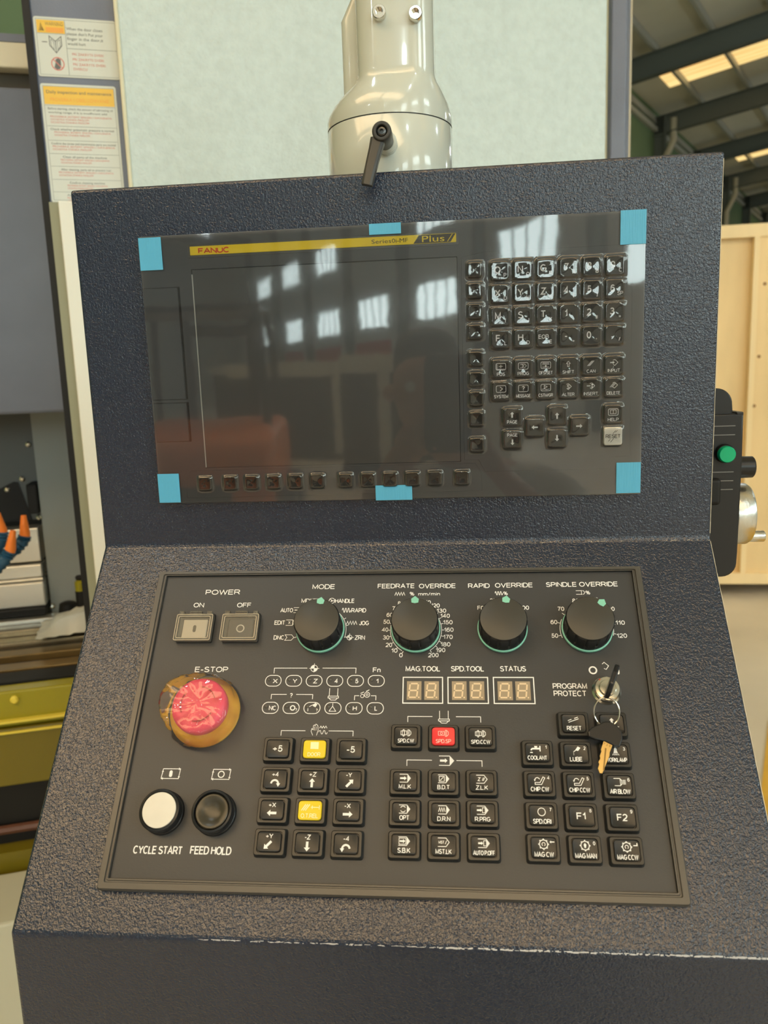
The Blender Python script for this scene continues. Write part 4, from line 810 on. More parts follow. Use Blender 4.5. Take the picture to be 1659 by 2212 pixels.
# ---------------------------------------------------------------- support arm above the console (world mm, z from the fold)
SA = empty('support_arm', (0, 0, FZ), label='glossy cream tubular support arm bolted above the console', cat='arm')
ax_, ay_ = -13.6, 72.0
q = MB(); q.lathe([(53.4, 297.6), (53.4, 344.6), (53.0, 345.2)], 72, ax_, ay_, cap1=False); q.build('collar', CREAM, SA, smooth=True, angle=40)
q = MB(); q.lathe([(52.6, 344.4), (52.6, 346.4)], 72, ax_, ay_, cap1=False); q.build('joint_gap', mat('gap_grey', (.10, .11, .11), rough=.5), SA, smooth=True)
q = MB()
def arm_ring(t, z, w0=106.8, d0=106.8, w1=63.5, d1=84, r1=20):
    W_, D_, r_ = w0 + (w1 - w0) * t, d0 + (d1 - d0) * t, 53.4 + (r1 - 53.4) * t
    return rr(W_, D_, r_, z, ax_ + 8.2 * t, ay_ - 1.0 * t, 12)
q.loft([arm_ring(0, 346.0), arm_ring(0, 352), arm_ring(.04, 355.5), arm_ring(.20, 362), arm_ring(.55, 370), arm_ring(.85, 375.5), arm_ring(.97, 379), arm_ring(1, 384), arm_ring(1, 760)], False, True)
q.build('arm_tube', CREAM, SA, smooth=True, angle=50)
q = MB(); q.loft([rr(24, 56, 8, 366, -39, 84, 5), rr(24, 56, 8, 431, -39, 84, 5), rr(16, 50, 6, 456, -31, 86, 5), rr(14, 50, 6, 760, -30, 86, 5)], True, True); q.build('rear_bracket', CREAM, SA, smooth=True, angle=50)
for bx_, bz_ in ((-15.6, 421.4), (12.8, 418.6)):
    q = MB(); n = 24
    def ringy(r_, y, n_=24, ph=0): return [(bx_ + r_ * math.cos(2 * math.pi * i / n_ + ph), y, bz_ + r_ * math.sin(2 * math.pi * i / n_ + ph)) for i in range(n_)]
    q.loft([ringy(5.4, 29), ringy(5.4, 23.4), ringy(4.9, 22.8), ringy(3.2, 22.8), ringy(2.9, 27)], False, True); q.build('socket_bolt', CHROME, SA, smooth=True, angle=40)
lv = MB(); px_, pz_ = -13.2, 321.8
def ry(r_, y, cx=px_, cz=pz_, n_=28): return [(cx + r_ * math.cos(2 * math.pi * i / n_), y, cz + r_ * math.sin(2 * math.pi * i / n_)) for i in range(n_)]
lv.loft([ry(6.6, 24, px_ + .8), ry(6.6, 2), ry(7.4, -4), ry(7.4, -17), ry(6.6, -19), ry(4.4, -19), ry(4.0, -15)], False, True)
hb = [(6.2, -17, 3.6), (4.2, -20.5, 3.6), (4.2, -24, 3.2), (3.9, -27, 3.2)]
for a_, b_ in (((-16.6, 318), (-25.2, 282)),):
    d_ = Vector((b_[0] - a_[0], 0, b_[1] - a_[1])); L_ = d_.length; d_.normalize(); s_ = Vector((d_.z, 0, -d_.x))
    secs = [(0, 5.6, -11, 5.4), (.25, 4.9, -15, 4.4), (.5, 4.6, -19, 4.0), (1.0, 4.2, -24, 3.6)]
    rings = []
    for t_, hw, yy, hh in secs:
        c_ = Vector((a_[0], yy, a_[1])) + d_ * L_ * t_
        rings.append([tuple(c_ + s_ * x_ + Vector((0, y_, 0))) for x_, y_ in ((-hw, hh), (hw, hh), (hw, -hh * .6), (hw * .6, -hh), (-hw * .6, -hh), (-hw, -hh * .6))])
    lv.loft(rings, True, True)
lvo = lv.build('clamp_lever', mat('lever_grey', (.045, .045, .043), rough=.4), SA, smooth=True, angle=35, bevel=.5); lvo['label'] = 'dark grey clamp lever'
q = MB(); q.loft([ry(3.4, -14.8), ry(3.4, -17.2), ry(2.6, -17.6), ry(1.5, -17.6), ry(1.4, -15.5)], False, True); q.build('lever_screw', mat('screw_dark', (.1, .1, .1), rough=.25, metal=1), lvo, smooth=True)
lv2 = MB(); lv2.loft([ry(8.4, 24, px_ + 1.2), ry(8.4, 12, px_ + 1), ry(7.0, 10, px_ + .8)], False, True); lv2.build('lever_boss', CREAM, SA, smooth=True)

# ---------------------------------------------------------------- hand wheel pendant hanging on the right flank
HW = empty('handwheel_pendant', (0, .034, FZ), label='black hand wheel pendant with green side button hooked on the console flank', cat='pendant')
def slab(mb, pts, y0, y1):
    mb.loft([[(x, y0, z) for x, z in pts], [(x, y1, z) for x, z in pts]], True, True); return mb
def rc(cx, cz, r_, a0, a1, n_=6): return [(cx + r_ * math.cos(R(a0 + (a1 - a0) * i / n_)), cz + r_ * math.sin(R(a0 + (a1 - a0) * i / n_))) for i in range(n_ + 1)]
q = slab(MB(), [(246, 98), (246, -43)] + rc(266, -31, 12, -90, 0) + [(278.4, -20), (279.0, 60), (278.6, 98)], 4, 100); q.build('housing', BLACK, HW, bevel=1.4, seg=2, smooth=True)
q = slab(MB(), [(246, 122), (246, 92), (271.5, 92), (271, 100)] + rc(257, 106, 13.5, 10, 90, 7), 8, 96); q.build('top_hood', BLACK, HW, bevel=1.2, seg=2, smooth=True)
q = MB(); q.box(272.5, 278.6, 4, 100, 96, 99.5); q.build('hood_ledge', BLACK, HW, bevel=1, seg=2)
q = MB(); q.box(246, 254, 30, 60, 120, 124); q.tube([(250, 24, 122), (254, 20, 127)], 2, 8); q.tube([(249, 40, 123), (249, 40, 128), (244, 60, 135)], 1.6, 8); q.build('cable_gland', BLACK, HW)
q = MB()
for z in (88, 80.5, 49, 41.5, 34): q.box(249, 272, 3.3, 4.5, z - .35, z + .35)
q.build('grip_ribs', mat('rib_grey', (.20, .20, .20), rough=.35), HW)
q = MB(); q.box(244.0, 261.5, -1.0, 7.0, 21.0, 44); q.build('hook', DEEP, HW, bevel=3.2, seg=3)
def ringxz(cx, cz, r_, y, n_=32): return [(cx + r_ * math.cos(2 * math.pi * i / n_), y, cz + r_ * math.sin(2 * math.pi * i / n_)) for i in range(n_)]
q = MB(); q.loft([ringxz(264.0, 65.0, 8.0, 5), ringxz(264.0, 65.0, 8.0, 1.0), ringxz(264.0, 65.0, 7.4, 0)], False, True); q.build('button_collar', DEEP, HW, smooth=True, angle=40)
q = MB(); q.loft([ringxz(263.8, 64.8, 6.9, 2), ringxz(263.8, 64.8, 6.9, -4.6), ringxz(263.8, 64.8, 6.3, -5.4)], False, True); q.f = q.f; gb = q.build('green_button', GREEN, HW, smooth=True, angle=40); gb['label'] = 'round green push button'
def ringyz(cy, cz, r_, x, n_=36, fl=0): return [(x, cy + (r_ - (fl if i % 2 else 0)) * math.cos(2 * math.pi * i / n_), cz + (r_ - (fl if i % 2 else 0)) * math.sin(2 * math.pi * i / n_)) for i in range(n_)]
q = MB(); q.loft([ringyz(46, 47.5, 7.4, 276), ringyz(46, 47.5, 7.4, 279), ringyz(46, 47.5, 10.2, 279.6), ringyz(46, 47.5, 9.6, 302), ringyz(46, 47.5, 8.6, 303)], False, True); q.build('selector_knob', BLACK, HW, smooth=True, angle=30)
q = MB(); q.loft([ringyz(52, 4, 21, 276, 96), ringyz(52, 4, 21, 284, 96), ringyz(52, 4, 27.6, 285.5, 96, .25), ringyz(52, 4, 27.9, 287, 96, .35), ringyz(52, 4, 27.9, 299, 96, .35), ringyz(52, 4, 26.0, 301.5, 96), ringyz(52, 4, 20, 300.5, 96)], False, True); q.build('hand_wheel', STEEL, HW, smooth=True, angle=40)
q = MB(); q.tube([(299, 50, -17), (303, 50, -17), (316, 50, -17), (317, 50, -17)], 5, 20, rf=lambda i: (4.2, 5.0, 5.2, 4.4)[i]); q.build('crank_handle', STEEL, HW, smooth=True, angle=50)
# ---------------------------------------------------------------- the milling machine behind (local X along its front, Y into it, Z up)
MR = (0, 0, R(19.3)); ML = (-.6, .75, FZ)
def mach(name, **k): return empty(name, ML, MR, **k)
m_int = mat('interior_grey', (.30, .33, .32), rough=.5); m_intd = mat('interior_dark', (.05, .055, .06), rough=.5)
m_doorg = mat('door_grey', (.13, .15, .20), rough=.3, noise_col=.12, nscale=5)
m_lightstrip = mat('beam_cream', (.70, .68, .54), rough=.45)
m_white = mat('white_enamel', (.74, .76, .70), rough=.35)
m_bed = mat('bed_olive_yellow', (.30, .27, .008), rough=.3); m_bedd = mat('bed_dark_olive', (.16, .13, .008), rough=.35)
m_oil = mat('oily_steel', (.30, .24, .15), rough=.22, metal=.8, noise_col=.4, nscale=7); m_cover = mat('way_cover_steel', (.66, .66, .62), rough=.28, metal=.7)
m_oilb = mat('oily_brown', (.20, .13, .045), rough=.3, metal=.5, noise_col=.3, nscale=7); m_lip = mat('rail_yellow', (.75, .62, .08), rough=.35); m_pale = mat('pale_base_panel', (.46, .46, .36), rough=.35)
MA = mach('milling_machine', label='large machine tool with white textured side panel, grey door post and open work area', cat='machine')
def mb(): return MB(1)
q = mb(); q.box(-.062, .25, .0, .12, -1.34, 1.5); q.build('door_post', GREYCOL, MA, bevel=.004, seg=2)
q = mb(); q.box(-.072, -.060, -.004, .03, -1.34, 1.5); q.build('post_seal', DEEP, MA)
q = mb(); q.box(.080, .992, -.022, .10, -1.0, 1.6); q.build('side_panel', WPANEL, MA, bevel=.003)
q = mb(); q.box(.0745, .0815, -.024, .05, -1.0, 1.6); q.build('panel_edge', CREDGE, MA, bevel=.003)
q = mb(); q.box(.992, 1.004, -.006, .1, -1, 1.6); q.build('panel_gap', CREDGE, MA)
q = mb(); q.loft([[(1.004, -.02, z), (1.03, -.03, z), (1.052, -.006, z), (1.052, .1, z), (1.004, .1, z)] for z in (-1.1, 1.6)], True, True); q.build('corner_post', GREYCOL, MA, bevel=.002)
q = mb(); q.box(1.054, 1.060, .0, .08, -1.3, 1.6); q.build('corner_trim', mat('trim_tan', (.42, .36, .24), rough=.35), MA)
q = mb(); q.box(-.044, -.010, -.022, .0, -1.0, .453); q.build('door_strip', m_white, MA, bevel=.002)
q = mb(); q.box(-.060, -.045, -.012, .0, -1.0, .453); q.build('strip_side', mat('strip_olive', (.28, .29, .20), rough=.5), MA)
# sliding door and beam left of the post
q = mb(); q.box(-1.2, -.03, .30, .34, .82, .835); q.build('door_track', GREYCOL, MA)
q = mb(); q.box(-1.2, -.03, .30, .36, .772, .820); q.build('cross_beam', m_lightstrip, MA, bevel=.003)
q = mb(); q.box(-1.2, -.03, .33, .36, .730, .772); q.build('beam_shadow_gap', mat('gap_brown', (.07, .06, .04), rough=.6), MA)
q = mb(); q.box(-1.2, -.05, .30, .33, .085, .736); q.build('sliding_door', m_doorg, MA, bevel=.006)
# interior
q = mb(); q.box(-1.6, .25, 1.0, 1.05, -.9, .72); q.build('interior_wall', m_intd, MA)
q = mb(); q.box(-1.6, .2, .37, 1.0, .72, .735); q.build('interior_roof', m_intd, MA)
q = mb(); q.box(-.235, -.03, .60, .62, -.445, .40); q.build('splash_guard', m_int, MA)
q = mb(); q.box(-1.0, -.235, .66, .68, -.20, .40); q.build('guard_panel', mat('guard_dark', (.10, .115, .115), rough=.4), MA)
for x_, z_, y_ in ((-.281, -.092, .658), (-.319, -.117, .658), (-.257, -.004, .658), (-.240, -.185, .598), (-.232, -.420, .598)):
    q = MB(1); q.lathe([(.007, 0), (.007, .003), (.003, .006)], 12); q.build('screw', CHROME, MA, smooth=True, loc=(x_, y_, z_), rot=(R(90), 0, 0))
q = mb(); q.loft([[(x_, y_, z_) for x_, z_ in ((-.45, -.20), (-.268, -.20), (-.292, -.10), (-.302, -.098), (-.45, -.165))] for y_ in (.659, .655)], True, True); q.build('way_opening', DEEP, MA)
q = mb(); q.box(-.262, -.238, .59, .66, -.175, -.100); q.build('guard_latch', DEEP, MA, bevel=.003)
for i, (z0, z1, y_) in enumerate(((-.30, -.213, .60), (-.337, -.304, .58), (-.345, -.338, .575), (-.408, -.346, .56))):
    q = mb(); q.box(-1.0, -.246 + i * .002, y_, y_ + .06, z0, z1); q.build('way_cover', m_cover, MA, bevel=.003)
q = mb(); q.box(-1.0, -.240, .54, .6, -.425, -.409); q.build('wiper_lip', DEEP, MA)
for i, (z_, y_) in enumerate(((-.430, .52), (-.440, .47), (-.455, .42), (-.467, .36), (-.476, .29))):
    q = mb(); q.box(-1.2, .0, y_, y_ + .045, z_ - .05, z_); q.build('table_slat', (m_cover, m_oil, m_oil, m_oilb, m_oilb)[i], MA, bevel=.002)
    q = mb(); q.box(-1.2, .0, y_ - .014, y_ + .0, z_ - .06, z_ - .016); q.build('slat_groove', DEEP, MA)
q = mb(); q.box(-1.3, 0, .215, .28, -.56, -.478); q.build('bed_gap', DEEP, MA)
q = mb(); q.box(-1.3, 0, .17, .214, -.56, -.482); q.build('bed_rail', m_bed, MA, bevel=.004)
for z_ in (-.542, -.565):
    q = mb(); q.box(-1.3, 0, .155, .172, z_ - .005, z_); q.build('rail_lip', m_lip, MA, bevel=.001)
q = mb(); q.lathe([(.0085, 0), (.0085, .006), (.005, .01)], 12); q.build('rail_bolt', m_lip, MA, smooth=True, loc=(-.250, .170, -.500), rot=(R(90), 0, 0))
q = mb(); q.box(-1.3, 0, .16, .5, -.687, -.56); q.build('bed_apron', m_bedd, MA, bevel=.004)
q = mb(); q.box(-1.3, 0, .20, .5, -.84, -.687); q.build('chip_pan', DEEP, MA)
q = mb(); q.tube([(-1.3, .19, -.800), (0, .19, -.800)], .010, 8); q.build('drain_pipe', mat('pipe_rust', (.12, .05, .03), rough=.4), MA, smooth=True)
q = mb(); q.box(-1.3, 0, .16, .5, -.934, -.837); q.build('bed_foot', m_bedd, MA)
q = mb(); q.box(-1.3, 0, .10, .5, -1.3, -.934); q.build('machine_foot', m_oilb, MA)
q = mb(); q.loft([[(-1.3, -.02, -1.348), (-1.3, .14, -1.348), (-.03, .14, -1.348), (-.03, -.02, -1.348)], [(-1.3, -.02, -.890), (-1.3, .14, -.880), (-.03, .14, -.868), (-.03, -.02, -.878)]], True, True); q.build('base_panel', m_pale, MA, bevel=.006)

def mtag(o, **k): o.location = ML; o.rotation_euler = MR; return tag(o, **k)
# stickers on the door post
W_ST = mat('sticker_white', (.60, .64, .60), rough=.28); Y_ST = mat('sticker_yellow', (.78, .50, .07), rough=.3); G_ST = mat('sticker_ink', (.12, .13, .13), rough=.4); R_ST = mat('sticker_red', (.62, .20, .17), rough=.4); O_ST = mat('sticker_orange', (.80, .36, .06), rough=.4); F_ST = mat('sticker_line', (.32, .36, .35), rough=.4)
def sticker(name, label, x0, x1, z0, z1):
    t = empty(name, ML, MR, label=label, cat='sign', group='stickers on the grey door post')
    inner = empty('print_area'); bpy.data.objects.remove(inner)
    q = MB(1); q.loft([rr(x1 - x0, z1 - z0, .004, .0004, (x0 + x1) / 2, (z0 + z1) / 2), rr(x1 - x0, z1 - z0, .004, .0012, (x0 + x1) / 2, (z0 + z1) / 2)]); q.build('sticker_sheet', W_ST, t, rot=(R(90), 0, 0))
    return t
def prt(t, b, name, m): b.build(name, m, t, rot=(R(90), 0, 0))
zz = .0014
T1 = sticker('warning_sign', 'white and yellow WARNING sticker with door and hand pictograms, topmost on the post', -.057, .0742, .6575, .7505)
b = MB(1); b.box(-.0525, -.0085, .7255, .7455, .0012, .0014); prt(T1, b, 'yellow_field', Y_ST)
b = MB(1); b.box(-.0385, -.0105, .7268, .7345, .0014, .0016); prt(T1, b, 'orange_field', O_ST)
b = MB(1); b.fill([(-.050, .7285), (-.0415, .7285), (-.04575, .7425)], zz); b.text('WARNING', -.025, .7400, .028, .0058, zz)
for s_, yy in (('When the door closes', .7340), ('please don\'t Put your', .7262), ('finger in the door,it', .7185), ('would hurt', .7108)): b.text(s_, -.0060 + (.058 if s_ != 'would hurt' else .029) / 2, yy, .058 if s_ != 'would hurt' else .029, .0045, zz)
b.stroke([(-.0465, .7115), (-.038, .7115)], .0012, zz)
for s_ in (-1, 1):
    P = lambda u, v: (-.0250 + s_ * u * .0095, v + (u * .0055 if 1 else 0))
    b.stroke([P(0, .7130), P(1, .7155), P(1, .7010), P(0, .6950)], .0012, zz, True); b.stroke([P(.3, .7108), P(.75, .7120), P(.75, .7015), P(.3, .6985)], .0007, zz, True)
b.fill([(-.0305, .6720), (-.0265, .6690), (-.0215, .6700), (-.0195, .6760), (-.0195, .6850), (-.0235, .6870), (-.0275, .6850), (-.0285, .6780)], zz)
prt(T1, b, 'black_print', G_ST)
b = MB(1); b.circ(-.0245, .6780, .0098, .0016, zz + .0001); b.stroke([(-.0315, .6850), (-.0175, .6710)], .0014, zz + .0001)
for yy, w_ in ((.6945, .05), (.6865, .05), (.6785, .052), (.6712, .022)): b.text('PRI ZAKRYTII DVERI' if w_ > .03 else 'DVERCU', .0 + w_ / 2, yy, w_, .0038, zz)
prt(T1, b, 'red_print', R_ST)
b = MB(1); b.stroke([(-.0535, .6605), (.0735, .6605), (.0735, .7470), (-.0535, .7470)], .0008, zz, True); b.stroke([(-.0078, .6605), (-.0078, .747)], .0009, zz); b.stroke([(-.0078, .7030), (.0735, .7030)], .0009, zz); b.stroke([(-.0530, .7248), (-.0078, .7248)], .0008, zz); prt(T1, b, 'print_lines', F_ST)
T2 = sticker('maintenance_sign', 'tall sticker with yellow heading over rows of black and red print, lower on the post', -.0565, .0655, .4545, .6465)
b = MB(1); b.box(-.0520, .0615, .6135, .6420, .0012, .0014); prt(T2, b, 'yellow_field', Y_ST)
b = MB(1); b.text('Daily inspection and maintenance', .005, .6335, .105, .0050, zz + .0002)
rowsz = [.6120, .5790, .5560, .5345, .5140, .4925, .4720, .4590]
for i, s_ in enumerate(('Before starting, check the amount of lubricating oil', 'Check whether pneumatic pressure is normal', 'Confirm the screw and transmission parts are normal', 'Clean all parts of the machine', 'After cleaning, parts oil to prevent rust', 'Confirm cleaning machine', 'Axes return to the middle')):
    b.text(s_, .005, rowsz[i] - .0050, (.105, .103, .105, .072, .082, .058, .07)[i], .0034, zz)
b.text('working range, if it is insufficient add', .0, .6010, .095, .0030, zz); prt(T2, b, 'black_print', G_ST)
b = MB(1)
for i, rz in enumerate(rowsz[:-1]):
    for j in range(2 if i else 3):
        w_ = (.100, .092, .102, .080, .090, .066, .07)[i] * (1 if j == 0 else .62); b.text('PROVERKA SISTEMY SMAZKI I DAVLENIYA' if j == 0 else 'OCHISTKA STANKA MASLOM', .005 - ((.100, .092, .102, .080, .090, .066, .07)[i] - w_) / 2, rz - .0098 - .0046 * j - (.008 if i == 0 else 0), w_, .0030, zz)
prt(T2, b, 'red_print', R_ST)
b = MB(1); b.text('PROVERKA I OBSLUZHIVANIE', .005, .6215, .095, .0055, zz + .0002); prt(T2, b, 'orange_print', O_ST)
b = MB(1)
for rz in rowsz[:-1]: b.stroke([(-.0520, rz), (.0615, rz)], .0007, zz)
b.stroke([(-.0525, .4585), (.062, .4585), (.062, .6425), (-.0525, .6425)], .0007, zz, True); prt(T2, b, 'print_lines', F_ST)
# coolant hoses
m_blue = mat('hose_blue', (.02, .085, .16), rough=.4); m_or = mat('nozzle_orange', (.85, .22, .03), rough=.4)
for i, (path, n0, n1, lab) in enumerate(((((-.44, .34, -.255), (-.33, .30, -.245), (-.285, .28, -.215), (-.262, .27, -.18), (-.258, .27, -.16)), (-.258, .27, -.165), (-.262, .268, -.120), 'blue segmented coolant hose with upright orange nozzle, leftmost of three'),
        (((-.44, .31, -.27), (-.34, .28, -.262), (-.28, .26, -.242), (-.252, .25, -.215), (-.243, .25, -.20)), (-.243, .25, -.203), (-.232, .25, -.157), 'blue segmented coolant hose with orange nozzle, frontmost of three'),
        (((-.42, .37, -.24), (-.30, .34, -.235), (-.25, .32, -.215), (-.225, .31, -.19), (-.222, .31, -.18)), (-.222, .31, -.183), (-.220, .31, -.135), 'blue segmented coolant hose with orange nozzle, rightmost of three'))):
    t = empty('coolant_hose', ML, MR, label=lab, cat='hose', group='coolant hoses')
    P = [Vector(p) for p in path]; pts = []
    for a_, b_ in zip(P[:-1], P[1:]): pts += [a_ + (b_ - a_) * k_ / 6 for k_ in range(6)]
    pts.append(P[-1]); q = MB(1); q.tube(pts, .013, 12, rf=lambda k_: .0145 if k_ % 2 else .0105); q.build('hose', m_blue, t, smooth=True, angle=60)
    q = MB(1); q.tube([Vector(n0), Vector(n0) + (Vector(n1) - Vector(n0)) * .15, Vector(n1)], .01, 14, rf=lambda k_: (.0105, .0115, .0055)[k_]); q.build('nozzle', m_or, t, smooth=True, angle=40)
# bottle and plastic bag on the table
t = empty('spray_bottle', ML, MR, label='small black bottle with yellow collar behind the door post', cat='bottle')
q = MB(1); q.lathe([(.014, -.428), (.014, -.362)], 14, -.145, .50, cap0=True); q.build('bottle_body', DEEP, t, smooth=True)
q = MB(1); q.lathe([(.0135, -.362), (.0135, -.340), (.009, -.335)], 14, -.145, .50); q.build('bottle_collar', m_bed, t, smooth=True)
q = MB(1); q.lathe([(.009, -.335), (.011, -.328), (.008, -.324)], 14, -.145, .50); q.build('bottle_cap', DEEP, t, smooth=True)
q = MB(1); q.lathe([(.02, -.004), (.024, .0), (.02, .022), (.01, .026)], 18); q.f = q.f; o = mtag(q.build('plug', DEEP, None, smooth=True), label='black rubber plug lying on the machine table beside the bottle', cat='plug'); o.location = Vector(ML) + Matrix.Rotation(MR[2], 3, 'Z') @ Vector((-.186, .545, -.425))
q = MB(1)
nx_, ny_ = 18, 12
for j in range(ny_ + 1):
    for i in range(nx_ + 1):
        u_, v_ = i / nx_, j / ny_; ed = min(1, 4 * u_) * min(1, 5 * v_, 5 * (1 - v_))
        q.v.append((-.240 + .19 * u_, .385 + .10 * v_ + .03 * u_, -.430 - .010 * (1 - v_) + (.014 + .045 * u_) * ed + .010 * noise.noise(Vector((u_ * 7, v_ * 7, 1)))))
q.f = [(j * (nx_ + 1) + i, j * (nx_ + 1) + i + 1, (j + 1) * (nx_ + 1) + i + 1, (j + 1) * (nx_ + 1) + i) for j in range(ny_) for i in range(nx_)]; q.mi = [0] * len(q.f)
mtag(q.build('plastic_bag', mat('bag_white', (.62, .62, .54), rough=.3), None, smooth=True), label='crumpled whitish plastic bag lying on the slotted machine table', cat='bag')

# ---------------------------------------------------------------- wooden crate on the right
m_wood = mat('plywood', (.84, .64, .34), rough=.5, noise_col=.10, nscale=5, stretch=(1, 1, .25)); m_wood2 = mat('pine_batten', (.90, .72, .42), rough=.5, noise_col=.08, nscale=6, stretch=(1, 1, .2)); m_knot = mat('knot', (.30, .16, .06), rough=.6)
CR = empty('wooden_crate', (1.77, 4.5, 0), (0, 0, R(-3)), label='tall pale plywood shipping crate standing on the floor at the right', cat='crate')
q = MB(1); q.box(-1.1, .055, .0, 1.2, .14, 2.30); q.build('plywood_panel', m_wood, CR)
q = MB(1); q.box(.085, 2.0, -.03, 1.2, .10, 2.30); q.build('plywood_panel', m_wood, CR, bevel=.004)
q = MB(1); q.box(-1.1, 2.0, -.040, -.001, 2.225, 2.30); q.build('top_batten', m_wood2, CR)
q = MB(1); q.box(.055, .085, -.055, .0, .14, 2.225); q.build('corner_batten', m_wood2, CR)
q = MB(1); q.box(-1.1, .26, -.06, .05, .09, .16); q.build('bottom_batten', m_wood2, CR)
for x0, x1, y0, y1 in ((-1.0, -.8, .1, .3), (1.2, 1.5, .1, .3), (-1.0, -.8, .9, 1.1), (1.2, 1.5, .9, 1.1)):
    q = MB(1); q.box(x0, x1, y0, y1, 0, .10); q.build('skid', m_wood2, CR)
for i_, (x_, z_) in enumerate(((.13, 1.95), (.115, 1.52), (.10, 1.22))):
    b = MB(1); b.lathe([(.011, 0), (.005, .0012)], 10); b.build('knot', m_knot, CR, loc=(x_, -.0301, z_), rot=(R(90), 0, 0))
# ---------------------------------------------------------------- things behind the photographer, seen mirrored in the screen
m_org = mat('forklift_orange', (.85, .22, .05), rough=.35); m_mach = mat('machine_white', (.55, .55, .50), rough=.5); m_machd = mat('machine_dark', (.03, .032, .035), rough=.4)
def cnc(hx, hy, s_, label, rz=0):
    t = empty('milling_machine', Vector(HALL_LOC) + Matrix.Rotation(HALL_ROT[2], 3, 'Z') @ Vector((hx, hy, 0)), (0, 0, HALL_ROT[2] + rz), label=label, cat='machine', group='machines behind the photographer')
    q = MB(1); q.box(-1.5 * s_, 1.5 * s_, .12, 2.0 * s_, .10, 2.3 * s_); q.build('body', m_machd, t, bevel=.02)
    q = MB(1); q.box(-1.5 * s_, 1.5 * s_, 0, .2, 2.0 * s_, 2.32 * s_); q.box(-1.5 * s_, -1.05 * s_, 0, .2, .1, 2.0 * s_); q.box(.6 * s_, .8 * s_, .02, .2, .1, 2.0 * s_); q.build('front_frame', m_mach, t, bevel=.02)
    q = MB(1); q.box(-1.0 * s_, .58 * s_, .05, .12, .75 * s_, 1.95 * s_); q.build('door', m_machd, t, bevel=.02); q = MB(1); q.box(-1.4 * s_, 1.4 * s_, .1, 1.9 * s_, 0, .12); q.build('base', m_machd, t)
for a in ((4.05, -8.4, .76, 'white-framed machine tool, nearest one mirrored in the screen'), (3.5, -12.8, .76, 'white-framed machine tool, middle one mirrored in the screen'), (4.6, -19.5, .80, 'white-framed machine tool, farthest one mirrored in the screen')): cnc(*a, rz=R(180 + 30))
FL = empty('forklift', Vector(HALL_LOC) + Matrix.Rotation(HALL_ROT[2], 3, 'Z') @ Vector((.30, -4.6, 0)), (0, 0, HALL_ROT[2] + R(200)), label='orange forklift truck standing behind the photographer, mirrored in the screen', cat='forklift')
q = MB(1); q.loft([[(-.6, y_, z_), (.6, y_, z_), (.6, y2, z_), (-.6, y2, z_)] for z_, y_, y2 in ((.25, 0, 2.0), (.75, -.02, 2.0), (1.05, .12, 1.95), (1.15, .4, 1.8))], True, True); q.build('body', m_org, FL, bevel=.08, seg=3, smooth=True)
for x_ in (-.62, .62):
    for y_ in (.45, 1.6):
        b = MB(1); b.lathe([(.30, 0), (.33, .04), (.33, .2), (.30, .24)], 28, cap0=True); b.build('wheel', BLACK, FL, loc=(x_ + (.0 if x_ < 0 else -.0) - .12, y_, .33), rot=(0, R(90), 0))
for x_ in (-.55, .55):
    b = MB(1); b.tube([(x_, .5, 1.1), (x_ * .9, .6, 2.0), (x_ * .9, 1.5, 2.05), (x_, 1.75, 1.1)], .035, 8); b.build('cage_post', BLACK, FL)
b = MB(1); b.box(-.52, .52, .58, 1.52, 2.02, 2.07); b.build('overhead_guard', BLACK, FL); b = MB(1); b.box(-.35, -.27, 2.0, 2.1, .1, 2.1); b.box(.27, .35, 2.0, 2.1, .1, 2.1); b.box(-.35, .35, 2.02, 2.08, 1.9, 2.0); b.build('mast', BLACK, FL)
b = MB(1); b.box(-.3, -.2, 2.1, 3.1, .1, .14); b.box(.2, .3, 2.1, 3.1, .1, .14); b.build('fork', BLACK, FL); b = MB(1); b.box(-.3, .3, -.03, .03, .55, .75); b.build('rear_grille', BLACK, FL)
# ---------------------------------------------------------------- the photographer, mirrored in the film, and the phone
def skin(name, verts, edges, m, parent, sub=2):
    me = bpy.data.meshes.new(name); me.from_pydata([v[:3] for v in verts], edges, []); me.materials.append(m)
    o = bpy.data.objects.new(name, me); COL.objects.link(o); o.parent = parent
    md = o.modifiers.new('skin', 'SKIN'); md.use_smooth_shade = True
    sv = me.skin_vertices[0].data
    for i, v in enumerate(verts): sv[i].radius = (v[3], v[4] if len(v) > 4 else v[3]); sv[i].use_root = (i == 0)
    q = o.modifiers.new('sub', 'SUBSURF'); q.levels = q.render_levels = sub
    return o
m_skin = mat('skin', (.50, .27, .17), rough=.5); m_shirt = mat('white_shirt', (.78, .76, .72), rough=.8); m_trs = mat('dark_trousers', (.03, .035, .05), rough=.8); m_hair = mat('hair_black', (.01, .01, .01), rough=.5)
PX, PY = .08, -1.10
PN = empty('person', (PX, PY, 0), label='person in white t-shirt and dark trousers holding up a phone, mirrored in the screen', cat='person'); PN.scale = (.945, .945, .945)
V = []; E_ = []
def ch(pts, start=None):
    prev = start
    for p in pts:
        V.append(p); k_ = len(V) - 1
        if prev is not None: E_.append((prev, k_))
        prev = k_
    return prev
root = ch([(0, 0, .86, .15, .11)])
chest = ch([(0, -.01, 1.02, .125, .095), (0, 0, 1.18, .15, .11), (0, 0, 1.29, .12, .085)], root)
neck = ch([(-.02, .02, 1.36, .05, .05), (-.06, .04, 1.42, .052, .055)], chest)
head = ch([(-.10, .055, 1.49, .075, .088), (-.11, .05, 1.56, .078, .095), (-.11, .04, 1.62, .06, .07)], neck)
